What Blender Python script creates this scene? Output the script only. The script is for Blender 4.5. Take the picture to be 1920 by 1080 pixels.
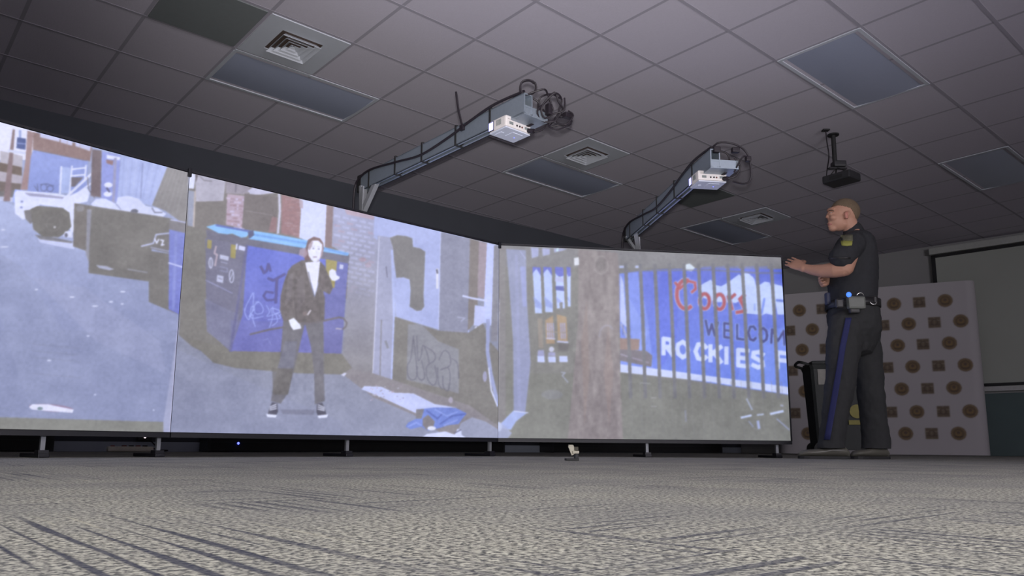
import bpy, bmesh, math, random
import numpy as np
from mathutils import Vector, Matrix
random.seed(4)
for o in list(bpy.data.objects): bpy.data.objects.remove(o, do_unlink=True)
S = bpy.context.scene
COL = S.collection
PI = math.pi

# ------------------------------------------------------------------ camera
FPX, PITCH, ROLL, PCX, PCY, HC = 1422.0, .1587, .0081, 924.8, 609.5, .07
_cp, _sp = math.cos(PITCH), math.sin(PITCH)
FW = Vector((0, _cp, _sp)); _u0 = Vector((0, -_sp, _cp)); _r0 = Vector((1, 0, 0))
RT = math.cos(ROLL)*_r0 + math.sin(ROLL)*_u0
UP = -math.sin(ROLL)*_r0 + math.cos(ROLL)*_u0
EYE = Vector((0, 0, HC))
cd = bpy.data.cameras.new('camera'); cam = bpy.data.objects.new('camera', cd); COL.objects.link(cam)
m = Matrix((RT, UP, -FW)).transposed().to_4x4(); m.translation = EYE
cam.matrix_world = m
cd.sensor_width = 36; cd.lens = FPX/1920*36
cd.shift_x = (960-PCX)/1920; cd.shift_y = (PCY-540)/1920
cd.clip_start = .02; cd.clip_end = 100
S.camera = cam

# ------------------------------------------------------------------ world, exposure
w = bpy.data.worlds.new('world'); S.world = w; w.use_nodes = True
w.node_tree.nodes['Background'].inputs[0].default_value = (.05, .055, .065, 1)
w.node_tree.nodes['Background'].inputs[1].default_value = .3
S.view_settings.view_transform = 'Standard'; S.view_settings.look = 'None'
S.view_settings.exposure = 0; S.view_settings.gamma = 1
S.view_settings.use_curve_mapping = False

# lamps: only the troffers behind the viewer's side of the room are lit
YAW = .7065; GO = Vector((-1.3277, 6.286)); TL = .61
GA = Vector((math.cos(YAW), math.sin(YAW))); GB = Vector((-math.sin(YAW), math.cos(YAW)))
ZC = 2.7933 + HC
def grid(a, b): return GO + GA*(a*TL) + GB*(b*TL)
LIT = [(-7, -11, 68), (-2, -16, 9), (-7, -16, 14), (3, -16, 10)]
for a, b, p in LIT:
    ld = bpy.data.lights.new('troffer_tube', 'AREA'); ld.shape = 'RECTANGLE'; ld.size = 1.15; ld.size_y = .52
    ld.energy = p*1.1; ld.color = (1.0, .975, .93)
    lo = bpy.data.objects.new('troffer_tube_light', ld); COL.objects.link(lo)
    c = grid(a+1, b+.5); lo.location = (c.x, c.y, ZC-.03); lo.rotation_euler = (0, 0, YAW)
# the video camera's own lamp, just above its lens and aimed up the room
ld = bpy.data.lights.new('camera_lamp', 'SPOT'); ld.energy = 560; ld.color = (1.0, .97, .95)
ld.spot_size = math.radians(67); ld.spot_blend = 1.0; ld.shadow_soft_size = .03
lo = bpy.data.objects.new('camera_lamp', ld); COL.objects.link(lo)
lo.location = (0, -.05, .125)
lo.rotation_euler = Vector((.05, 1, .47)).to_track_quat('-Z', 'Y').to_euler()

# added fill light at the unseen rear wall, aimed up to brighten the ceiling
ld = bpy.data.lights.new('rear_fill_light', 'AREA'); ld.shape = 'RECTANGLE'; ld.size = 3.6; ld.size_y = 1.1
ld.energy = 500; ld.color = (.97, .93, 1.0); ld.spread = math.radians(150)
lo = bpy.data.objects.new('rear_fill_light', ld); COL.objects.link(lo)
_wd = (Vector((14.2, 2.7))-Vector((2.8, -6.3))).normalized(); _wn = Vector((-_wd.y, _wd.x)); _wc = Vector((2.8, -6.3))+_wd*3.0
lo.location = (_wc.x+_wn.x*.12, _wc.y+_wn.y*.12, 1.5)
lo.rotation_euler = Vector((_wn.x, _wn.y, .95)).to_track_quat('-Z', 'Y').to_euler()

# ------------------------------------------------------------------ helpers
def lin(c):
    c = c/255.0
    return c/12.92 if c <= .04045 else ((c+.055)/1.055)**2.4
def rgb(r, g, b): return (lin(r), lin(g), lin(b), 1)
def ray(px, py): return (px-PCX)/FPX*RT - (py-PCY)/FPX*UP + FW
def at_y(px, py, y):
    d = ray(px, py); return EYE + d*(y/d.y)
def at_z(px, py, z):
    d = ray(px, py); return EYE + d*((z-HC)/d.z)
def at_wall(px, py, p, q):
    n = Vector((-(q[1]-p[1]), q[0]-p[0], 0)); d = ray(px, py)
    return EYE + d*((Vector((p[0], p[1], 0))-EYE).dot(n)/d.dot(n))

MATS = {}
def mat(name, col, rough=.6, metal=0, noise=.12, nscale=30, bump=0, emit=None, estr=0, spec=.4):
    if name in MATS: return MATS[name]
    mt = bpy.data.materials.new(name); mt.use_nodes = True; nt = mt.node_tree; N = nt.nodes; L = nt.links
    b = N['Principled BSDF']
    b.inputs['Roughness'].default_value = rough; b.inputs['Metallic'].default_value = metal
    b.inputs['Specular IOR Level'].default_value = spec
    tc = N.new('ShaderNodeTexCoord'); nz = N.new('ShaderNodeTexNoise'); nz.inputs['Scale'].default_value = nscale
    nz.inputs['Detail'].default_value = 3
    L.new(tc.outputs['Object'], nz.inputs['Vector'])
    mx = N.new('ShaderNodeMix'); mx.data_type = 'RGBA'
    mx.inputs[6].default_value = tuple(max(0, c*(1-noise)) for c in col[:3])+(1,)
    mx.inputs[7].default_value = tuple(min(1, c*(1+noise)) for c in col[:3])+(1,)
    L.new(nz.outputs['Fac'], mx.inputs[0]); L.new(mx.outputs[2], b.inputs['Base Color'])
    if bump:
        bp = N.new('ShaderNodeBump'); bp.inputs['Strength'].default_value = bump; bp.inputs['Distance'].default_value = .004
        L.new(nz.outputs['Fac'], bp.inputs['Height']); L.new(bp.outputs[0], b.inputs['Normal'])
    if emit:
        b.inputs['Emission Color'].default_value = emit; b.inputs['Emission Strength'].default_value = estr
    MATS[name] = mt
    return mt

def tag(o, label=None, cat=None, group=None, kind=None):
    if label: o['label'] = label
    if cat: o['category'] = cat
    if group: o['group'] = group
    if kind: o['kind'] = kind
    return o
def obj(name, bm, m, parent=None, smooth=False):
    me = bpy.data.meshes.new(name); bmesh.ops.recalc_face_normals(bm, faces=bm.faces[:]); bm.to_mesh(me); bm.free()
    for mm in (m if isinstance(m, (list, tuple)) else [m]): me.materials.append(mm)
    if smooth:
        for p in me.polygons: p.use_smooth = True
    o = bpy.data.objects.new(name, me); COL.objects.link(o)
    if parent: o.parent = parent
    return o
def empty(name, loc, rz=0):
    o = bpy.data.objects.new(name, None); COL.objects.link(o); o.location = loc; o.rotation_euler = (0, 0, rz)
    o.empty_display_size = .1
    return o
def bx(bm, c, s, M=None, mi=0, bev=0):
    """box of centre c and full size s"""
    r = bmesh.ops.create_cube(bm, size=1)
    vs = r['verts']
    for v in vs:
        v.co = Vector((v.co.x*s[0]+c[0], v.co.y*s[1]+c[1], v.co.z*s[2]+c[2]))
        if M is not None: v.co = M @ v.co
    fs = {f for v in vs for f in v.link_faces}
    for f in fs: f.material_index = mi
    if bev:
        es = {e for v in vs for e in v.link_edges}
        bmesh.ops.bevel(bm, geom=list(es), offset=bev, segments=2, affect='EDGES', profile=.6)
    return bm
def B(): return bmesh.new()
def box(c, s, bev=0, M=None): return bx(B(), c, s, M, 0, bev)
def beam(bm, p, q, w, h, mi=0, up=Vector((0, 0, 1))):
    p = Vector(p); q = Vector(q); d = (q-p); L = d.length; d.normalize()
    s = d.cross(up)
    if s.length < 1e-4: s = Vector((1, 0, 0))
    s.normalize(); u = s.cross(d)
    M = Matrix((s, d, u)).transposed().to_4x4(); M.translation = (p+q)/2
    return bx(bm, (0, 0, 0), (w, L, h), M, mi)
def ell(bm, c, r, R=None, seg=24, mi=0):
    res = bmesh.ops.create_uvsphere(bm, u_segments=seg, v_segments=seg//2+2, radius=1)
    for v in res['verts']:
        q = Vector((v.co.x*r[0], v.co.y*r[1], v.co.z*r[2]))
        if R is not None: q = R @ q
        v.co = q + Vector(c)
    for f in {f for v in res['verts'] for f in v.link_faces}: f.material_index = mi
    return bm
def loft(bm, secs, n=20, cap=True, side=None, mi=0):
    """secs: (point, r_side, r_other); rings perpendicular to the path"""
    rings = []
    P = [Vector(s[0]) for s in secs]
    for i, s in enumerate(secs):
        a = P[max(0, i-1)]; b = P[min(len(P)-1, i+1)]
        d = (b-a).normalized()
        sd = Vector(side) if side is not None else (Vector((0, 1, 0)) if abs(d.y) < .8 else Vector((1, 0, 0)))
        sd = (sd - d*sd.dot(d)).normalized(); ot = d.cross(sd)
        rs, ro = s[1], (s[2] if len(s) > 2 else s[1])
        rings.append([bm.verts.new(P[i] + sd*(rs*math.cos(2*PI*k/n)) + ot*(ro*math.sin(2*PI*k/n))) for k in range(n)])
    for i in range(len(rings)-1):
        for k in range(n):
            f = bm.faces.new((rings[i][k], rings[i][(k+1) % n], rings[i+1][(k+1) % n], rings[i+1][k])); f.material_index = mi
    if cap:
        for ri, sgn in ((0, -1), (-1, 1)):
            c = P[ri]; rr = rings[ri]
            j = 1 if ri == 0 else -2
            d = (P[ri]-P[j]).normalized(); r0 = min(secs[ri][1], secs[ri][2] if len(secs[ri]) > 2 else secs[ri][1])
            mid = [bm.verts.new(c + (v.co-c)*.7 + d*r0*.55) for v in rr]
            tip = bm.verts.new(c + d*r0*.8)
            for k in range(n):
                f = bm.faces.new((rr[k], rr[(k+1) % n], mid[(k+1) % n], mid[k])); f.material_index = mi
                f = bm.faces.new((mid[k], mid[(k+1) % n], tip)); f.material_index = mi
    return bm
def cyl(bm, p, q, r, n=16, mi=0, r2=None):
    p = Vector(p); q = Vector(q); d = (q-p).normalized()
    sd = Vector((1, 0, 0)) if abs(d.x) < .8 else Vector((0, 1, 0)); sd = (sd-d*sd.dot(d)).normalized(); ot = d.cross(sd)
    r2 = r if r2 is None else r2
    A = [bm.verts.new(p+(sd*math.cos(2*PI*k/n)+ot*math.sin(2*PI*k/n))*r) for k in range(n)]
    C = [bm.verts.new(q+(sd*math.cos(2*PI*k/n)+ot*math.sin(2*PI*k/n))*r2) for k in range(n)]
    fs = [bm.faces.new((A[k], A[(k+1) % n], C[(k+1) % n], C[k])) for k in range(n)]
    fs += [bm.faces.new(A), bm.faces.new(C)]
    for f in fs: f.material_index = mi
    return bm
def smooth_path(pts, k=6):
    P = [Vector(p) for p in pts]; out = []
    for i in range(len(P)-1):
        a = P[max(0, i-1)]; b = P[i]; c = P[i+1]; d = P[min(len(P)-1, i+2)]
        for t in range(k):
            t /= k
            out.append(.5*((2*b)+(c-a)*t+(2*a-5*b+4*c-d)*t*t+(3*b-a-3*c+d)*t**3))
    out.append(P[-1]); return out
def tube(bm, pts, r, n=8, k=6, mi=0):
    P = smooth_path(pts, k) if k > 1 else [Vector(p) for p in pts]
    prev = None; rings = []
    for i, p in enumerate(P):
        d = (P[min(len(P)-1, i+1)]-P[max(0, i-1)]).normalized()
        if prev is None: prev = Vector((0, 0, 1)) if abs(d.z) < .9 else Vector((1, 0, 0))
        s = (prev-d*prev.dot(d)).normalized(); prev = s; o_ = d.cross(s)
        rings.append([bm.verts.new(p+(s*math.cos(2*PI*j/n)+o_*math.sin(2*PI*j/n))*r) for j in range(n)])
    for i in range(len(rings)-1):
        for j in range(n):
            f = bm.faces.new((rings[i][j], rings[i][(j+1) % n], rings[i+1][(j+1) % n], rings[i+1][j])); f.material_index = mi
    bm.faces.new(rings[0]); bm.faces.new(rings[-1])
    return bm
def fuse(o, voxel=.006, it=6, fac=.5):
    """join overlapping volumes into one continuous skin"""
    r = o.modifiers.new('r', 'REMESH'); r.mode = 'VOXEL'; r.voxel_size = voxel; r.use_smooth_shade = True
    s = o.modifiers.new('s', 'SMOOTH'); s.iterations = it; s.factor = fac
    bpy.context.view_layer.update()
    dg = bpy.context.evaluated_depsgraph_get()
    me = bpy.data.meshes.new_from_object(o.evaluated_get(dg), depsgraph=dg)
    o.modifiers.clear(); ms = list(o.data.materials); o.data = me
    me.materials.clear()
    for mm in ms: me.materials.append(mm)
    for p in me.polygons: p.use_smooth = True
    return o

# ------------------------------------------------------------------ materials
def ceiling_mat():
    mt = mat('ceiling_tile_white', (.60, .565, .645, 1), .95, noise=.05, nscale=90, bump=.25, spec=.1)
    return mt
M_TILE = ceiling_mat()
M_BAR = mat('ceiling_grid_metal', (.40, .38, .44, 1), .8, noise=.03, spec=.1)
M_WALLD = mat('wall_paint_charcoal', (.075, .08, .095, 1), .9, noise=.08, nscale=3, bump=.1, spec=.15)
M_WALL = mat('wall_paint_grey', (.34, .34, .34, 1), .9, noise=.04, nscale=3, bump=.1, spec=.15)
M_TEAL = mat('wainscot_dark_green', (.10, .14, .145, 1), .7, noise=.1, nscale=4)
M_BASE = mat('baseboard_blue_grey', (.42, .46, .55, 1), .5, noise=.05)
M_BLACK = mat('black_powder_coat', (.014, .014, .02, 1), .45, noise=.2)
M_CASE = mat('black_case', (.02, .02, .022, 1), .6, noise=.2)
M_ALU = mat('brushed_aluminium', (.32, .37, .44, 1), .38, .55, noise=.08, nscale=60)
M_ALUL = mat('pale_steel_post', (.30, .31, .34, 1), .5, .3, noise=.06)
M_CABLE = mat('cable_rubber', (.018, .014, .02, 1), .5, noise=.1)
M_PROJ = mat('projector_white_plastic', (.70, .66, .66, 1), .45, noise=.03)
M_PROJG = mat('projector_grey_plate', (.62, .66, .80, 1), .3, noise=.05)
M_PANEL = mat('light_lens_acrylic', (.42, .46, .60, 1), .25, noise=.05, nscale=200, bump=.08, spec=.6)
M_PANELG = mat('return_panel_grey', (.20, .22, .225, 1), .8, noise=.05)
M_VENT = mat('diffuser_white_metal', (.60, .63, .70, 1), .5, noise=.03)
M_VENTD = mat('diffuser_throat', (.10, .07, .06, 1), .8, noise=.1)
M_LED = mat('led_blue', (.1, .1, .5, 1), .4, emit=(.12, .15, 1, 1), estr=3.0)
M_LEDW = mat('led_white', (.5, .5, .5, 1), .4, emit=(.9, .75, .8, 1), estr=1.5)
M_LENS = mat('projector_lens_glow', (.5, .5, .8, 1), .2, emit=(.42, .42, 1, 1), estr=1.6)
M_DARKM = mat('black_projector_plastic', (.03, .03, .034, 1), .45, noise=.1)

def carpet():
    mt = bpy.data.materials.new('carpet_loop_pile'); mt.use_nodes = True; nt = mt.node_tree; N = nt.nodes; L = nt.links
    b = N['Principled BSDF']; b.inputs['Roughness'].default_value = .95; b.inputs['Specular IOR Level'].default_value = .1
    tc = N.new('ShaderNodeTexCoord')
    def noise(vec, sc, det=2, rough=.5):
        n = N.new('ShaderNodeTexNoise'); n.inputs['Scale'].default_value = sc; n.inputs['Detail'].default_value = det
        n.inputs['Roughness'].default_value = rough
        L.new(vec, n.inputs['Vector']); return n.outputs['Fac']
    def mapping(sc, rot=0, loc=(0, 0, 0)):
        mp = N.new('ShaderNodeMapping'); mp.inputs['Scale'].default_value = sc; mp.inputs['Rotation'].default_value = (0, 0, rot)
        mp.inputs['Location'].default_value = loc
        L.new(tc.outputs['Object'], mp.inputs['Vector']); return mp.outputs[0]
    def math_(op, a, b_=None, c=None):
        n = N.new('ShaderNodeMath'); n.operation = op
        for i, v in enumerate((a, b_, c)):
            if v is None: continue
            if isinstance(v, (int, float)): n.inputs[i].default_value = v
            else: L.new(v, n.inputs[i])
        return n.outputs[0]
    def rng(v, a, b_, lo=0, hi=1):
        n = N.new('ShaderNodeMapRange'); L.new(v, n.inputs[0]); n.inputs[1].default_value = a; n.inputs[2].default_value = b_
        n.inputs[3].default_value = lo; n.inputs[4].default_value = hi; return n.outputs[0]
    def mixc(f, a, b_):
        n = N.new('ShaderNodeMix'); n.data_type = 'RGBA'; L.new(f, n.inputs[0])
        for i, v in ((6, a), (7, b_)):
            if isinstance(v, tuple): n.inputs[i].default_value = v
            else: L.new(v, n.inputs[i])
        return n.outputs[2]
    ck = N.new('ShaderNodeTexChecker'); ck.inputs['Scale'].default_value = 1/.61
    ck.inputs['Color1'].default_value = (0, 0, 0, 1); ck.inputs['Color2'].default_value = (1, 1, 1, 1)
    L.new(mapping((1, 1, 1), 0, (.12, .3, .05)), ck.inputs['Vector'])
    # dark blue tufted lines running with or across the tile
    def lines(across, along, off):
        sc = (across, along) ; v = N.new('ShaderNodeSeparateXYZ'); L.new(tc.outputs['Object'], v.inputs[0])
        x, y = (v.outputs[0], v.outputs[1]) if off == 0 else (v.outputs[1], v.outputs[0])
        wob = noise(mapping((5, 5, 1), 0, (off, 2, 0)), 1, 2)
        ph = math_('ADD', math_('MULTIPLY', x, across), math_('MULTIPLY', wob, .5))
        tri = math_('PINGPONG', ph, 1.0)
        vary = noise(mapping((26, along, 1) if off == 0 else (along, 26, 1), 0, (off*3, off, 0)), 1, 2)
        return math_('SUBTRACT', tri, math_('MULTIPLY', math_('SUBTRACT', vary, .5), 2.6))
    la = lines(84, 1.6, 0); lb = lines(84, 1.6, 1)
    ln = mixc(ck.outputs['Fac'], lb, la)
    dist = N.new('ShaderNodeVectorMath'); dist.operation = 'DISTANCE'; L.new(tc.outputs['Object'], dist.inputs[0]); dist.inputs[1].default_value = (.02, .58, 0)
    near = rng(dist.outputs['Value'], .36, .22)
    dark = rng(ln, .20, .04)
    pale = rng(ln, 1.15, 1.4)
    brk = rng(noise(mapping((2.6, 2.6, 1), 0, (7, 1, 0)), 1, 3), .43, .56)
    brk = math_('MAXIMUM', math_('MULTIPLY', brk, .75), near)
    dark = math_('MULTIPLY', dark, brk)
    pale = math_('MULTIPLY', pale, brk)
    pile = noise(mapping((1, 1, 1)), 190, 2, .65)
    mid = noise(mapping((1, 1, 1)), 60, 2, .6)
    big = noise(mapping((1, 1, 1)), 3.0, 3, .6)
    c = mixc(rng(pile, .40, .60), (.075, .078, .082, 1), (.62, .61, .53, 1))
    c = mixc(math_('MULTIPLY', rng(mid, .35, .7), .35), c, (.34, .33, .29, 1))
    c = mixc(math_('MULTIPLY', rng(big, .4, .62), .40), c, (.20, .205, .215, 1))
    c = mixc(math_('MULTIPLY', pale, .45), c, (.70, .66, .50, 1))
    c = mixc(math_('MULTIPLY', dark, .80), c, (.045, .05, .085, 1))
    L.new(c, b.inputs['Base Color'])
    bp = N.new('ShaderNodeBump'); bp.inputs['Strength'].default_value = .55; bp.inputs['Distance'].default_value = .003
    L.new(math_('SUBTRACT', pile, math_('MULTIPLY', dark, .6)), bp.inputs['Height']); L.new(bp.outputs[0], b.inputs['Normal'])
    return mt
M_CARPET = carpet()

# ------------------------------------------------------------------ room shell
FAR = Vector((3.95, 12.2)); LEFT = Vector((-7.5, 3.2)); RIGHT = Vector((14.2, 2.7)); NEAR = Vector((2.8, -6.3))
def structure(name, bm, m, parent=None):
    o = obj(name, bm, m, parent)
    if not parent: o['kind'] = 'structure'
    return o
def poly_slab(pts, z0, z1):
    bm = B(); lo = [bm.verts.new((p.x, p.y, z0)) for p in pts]; hi = [bm.verts.new((p.x, p.y, z1)) for p in pts]
    bm.faces.new(lo); bm.faces.new(hi); n = len(pts)
    for i in range(n): bm.faces.new((lo[i], lo[(i+1) % n], hi[(i+1) % n], hi[i]))
    return bm
corners = [LEFT, NEAR, RIGHT, FAR]
cen = Vector((3.3, 3)); outer = [cen+(c-cen)*1.02 for c in corners]
R2 = Matrix.Rotation(-YAW, 2)
fl = poly_slab([R2 @ p for p in outer], -.06, 0)
fo = structure('floor', fl, M_CARPET); fo.rotation_euler = (0, 0, YAW)
def wall(name, p, q, m, t=.12, z1=ZC+.1):
    d = (q-p).normalized(); n = Vector((d.y, -d.x))
    if (cen-p).dot(n) > 0: n = -n
    e0 = p - d*.0; e1 = q + d*.0
    return structure(name, poly_slab([e0, e1, e1+n*t, e0+n*t], -.05, z1), m)
wall('wall_back', LEFT, FAR, M_WALLD); wall('wall_right', FAR, RIGHT, M_WALL)
wall('wall_left', LEFT, NEAR, M_WALL); wall('wall_front', NEAR, RIGHT, M_WALL)
def skirting(name, p, q, m, h=.1, t=.015, lift=0, off=0):
    d = (q-p).normalized(); n = Vector((d.y, -d.x))
    if (cen-p).dot(n) < 0: n = -n
    p = p + n*(.002+off) + d*.02; q = q + n*(.002+off) - d*.02
    return structure(name, poly_slab([p, q, q+n*t, p+n*t], lift+.001, lift+h), m)
_wm = Matrix.Translation((_wc.x, _wc.y, 1.5)) @ Matrix.Rotation(math.atan2(_wd.y, _wd.x), 4, 'Z')
_fb = B()
for c_, s_ in (((0, .03, .60), (3.8, .06, .06)), ((0, .03, -.60), (3.8, .06, .06)), ((-1.87, .03, 0), (.06, .06, 1.14)), ((1.87, .03, 0), (.06, .06, 1.14)), ((0, .03, 0), (.05, .05, 1.14))): bx(_fb, c_, s_, _wm)
wo = structure('added_window', _fb, M_VENT)  # invented window frame around the added fill light, out of view
_fb = B(); bx(_fb, (0, .015, 0), (3.7, .01, 1.16), _wm); structure('added_blind', _fb, mat('added_blind_grey', (.6, .6, .62, 1), .7), wo)  # invented blind panel behind the fill light
skirting('baseboard_back', LEFT, FAR, M_BASE, .085)
# ceiling: tiles in a metal grid, one structure
bm = B()
cp = [bm.verts.new((p.x, p.y, ZC+.0004)) for p in outer]; f = bm.faces.new(cp); f.material_index = 0
ch = [bm.verts.new((p.x, p.y, ZC+.1)) for p in outer]; bm.faces.new(ch)
for i in range(4): bm.faces.new((cp[i], cp[(i+1) % 4], ch[(i+1) % 4], ch[i]))
def clip_seg(p, d):
    t0, t1 = -50, 50
    for i in range(4):
        a = corners[i]; b = corners[(i+1) % 4]; e = (b-a); n = Vector((-e.y, e.x)).normalized()
        if (cen-a).dot(n) < 0: n = -n
        den = d.dot(n); num = (a-p).dot(n)
        if abs(den) < 1e-6:
            if num > 0: return None
            continue
        t = num/den
        if den > 0: t0 = max(t0, t)
        else: t1 = min(t1, t)
    return (p+d*t0, p+d*t1) if t1-t0 > .1 else None
for k in range(-26, 30):
    for base, d, dz in ((grid(0, k), GA, 0), (grid(k, 0), GB, .0012)):
        s = clip_seg(base, d)
        if s: beam(bm, (s[0].x, s[0].y, ZC+.004+dz), (s[1].x, s[1].y, ZC+.004+dz), .024, .010, 1)
structure('ceiling', bm, [M_TILE, M_BAR])

# ------------------------------------------------------------------ ceiling fittings
GM = Matrix.Rotation(YAW, 4, 'Z')
def ceil_thing(name, a, b, label, cat, group=None):
    c = grid(a, b); o = empty(name, (c.x, c.y, ZC), YAW); tag(o, label, cat, group); return o
def troffer(a, b, label, group, lit=False):
    t = ceil_thing('ceiling_light', a, b, label, 'ceiling light', group)
    L, W = 2*TL, TL
    f = B()
    for c, s in (((L/2, .02, -.002), (L-.02, .026, .008)), ((L/2, W-.02, -.002), (L-.02, .026, .008)),
                 ((.02, W/2, -.002), (.026, W-.066, .008)), ((L-.02, W/2, -.002), (.026, W-.066, .008))): bx(f, c, s)
    obj('frame', f, M_VENT, t)
    p = B(); nx, ny = 24, 12
    g = [[p.verts.new((.033+(L-.066)*i/nx, .033+(W-.066)*j/ny, .002-.010*math.sin(PI*j/ny))) for j in range(ny+1)] for i in range(nx+1)]
    for i in range(nx):
        for j in range(ny): p.faces.new((g[i][j], g[i+1][j], g[i+1][j+1], g[i][j+1]))
    obj('lens_panel', p, M_PANEL if not lit else mat('lit_lens', (.8, .8, .75, 1), .3, emit=(1, .93, .8, 1), estr=1.2), t, True)
    return t
GL = 'unlit rectangular ceiling lights'
troffer(-2, -1, 'unlit rectangular ceiling light beside the nearest square air vent, upper left', GL)
troffer(3, -1, 'unlit rectangular ceiling light just right of the white projector nearest the viewer', GL)
troffer(3, -6, 'large unlit rectangular ceiling light with bluish glow, above the black hanging projector', GL)
troffer(8, -1, 'far unlit rectangular ceiling light left of the person in uniform', GL)
troffer(8, -6, 'dim olive unlit ceiling light at the right edge above the wall projection screen', GL)
for (a, b, p), lb in zip(LIT, ('lit ceiling light almost straight above the video camera', 'lit ceiling light at the rear right of the room', 'lit ceiling light at the rear of the room, straight behind the camera', 'lit ceiling light farthest right at the rear of the room')):
    t = troffer(a, b, lb, 'lit ceiling lights behind the camera', True)
def vent(a, b, label):
    t = ceil_thing('air_vent', a, b, label, 'air vent', 'square ceiling air vents')
    W = TL; f = B(); hole = .15
    for c, s in (((W/2, (hole)/2+.008, -.003), (W-.028, hole-.012, .010)), ((W/2, W-hole/2-.008, -.003), (W-.028, hole-.012, .010)),
                 ((hole/2+.008, W/2, -.003), (hole-.012, W-2*hole-.004, .010)), ((W-hole/2-.008, W/2, -.003), (hole-.012, W-2*hole-.004, .010))): bx(f, c, s)
    obj('face_plate', f, M_VENT, t)
    obj('throat', box((W/2, W/2, .0015), (W-2*hole, W-2*hole, .008)), M_VENTD, t)
    for i in range(4):
        r = (W/2-hole)-.012-.036*i
        c = B()
        zo, zi = -.006, -.034+.003*i
        ro, ri = r, r-.026
        for k in range(4):
            an = PI/2*k+PI/4
            R = Matrix.Rotation(PI/2*k, 4, 'Z')
            q = [R @ Vector((ri, -ri, zo+.0)), R @ Vector((ri, ri, zo)), R @ Vector((ro, ro, zi)), R @ Vector((ro, -ro, zi))]
            vs = [c.verts.new(v+Vector((W/2, W/2, 0))) for v in q]; vs2 = [c.verts.new(v.co+Vector((0, 0, .003))) for v in vs]
            c.faces.new(vs); c.faces.new(vs2)
            for e in range(4): c.faces.new((vs[e], vs[(e+1) % 4], vs2[(e+1) % 4], vs2[e]))
        obj('louver_cone', c, M_VENT, t)
    return t
vent(-2, -2, 'large square ceiling air vent with stepped louvers, nearest, upper left')
vent(3, -2, 'square ceiling air vent right of the near white projector')
vent(8, -2, 'far dim square ceiling air vent left of the black hanging projector')
for a, b, lb in ((-3, -2, 'dark grey square ceiling panel left of the nearest air vent, at the top edge'),
                 (6, -2, 'dark grey square ceiling panel behind the arm of the far white projector')):
    c = grid(a, b); o = obj('ceiling_panel', box((TL/2, TL/2, -.001), (TL-.03, TL-.03, .012), .003), M_PANELG)
    o.location = (c.x, c.y, ZC); o.rotation_euler = (0, 0, YAW); tag(o, lb, 'ceiling panel', 'dark square ceiling panels')
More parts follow.
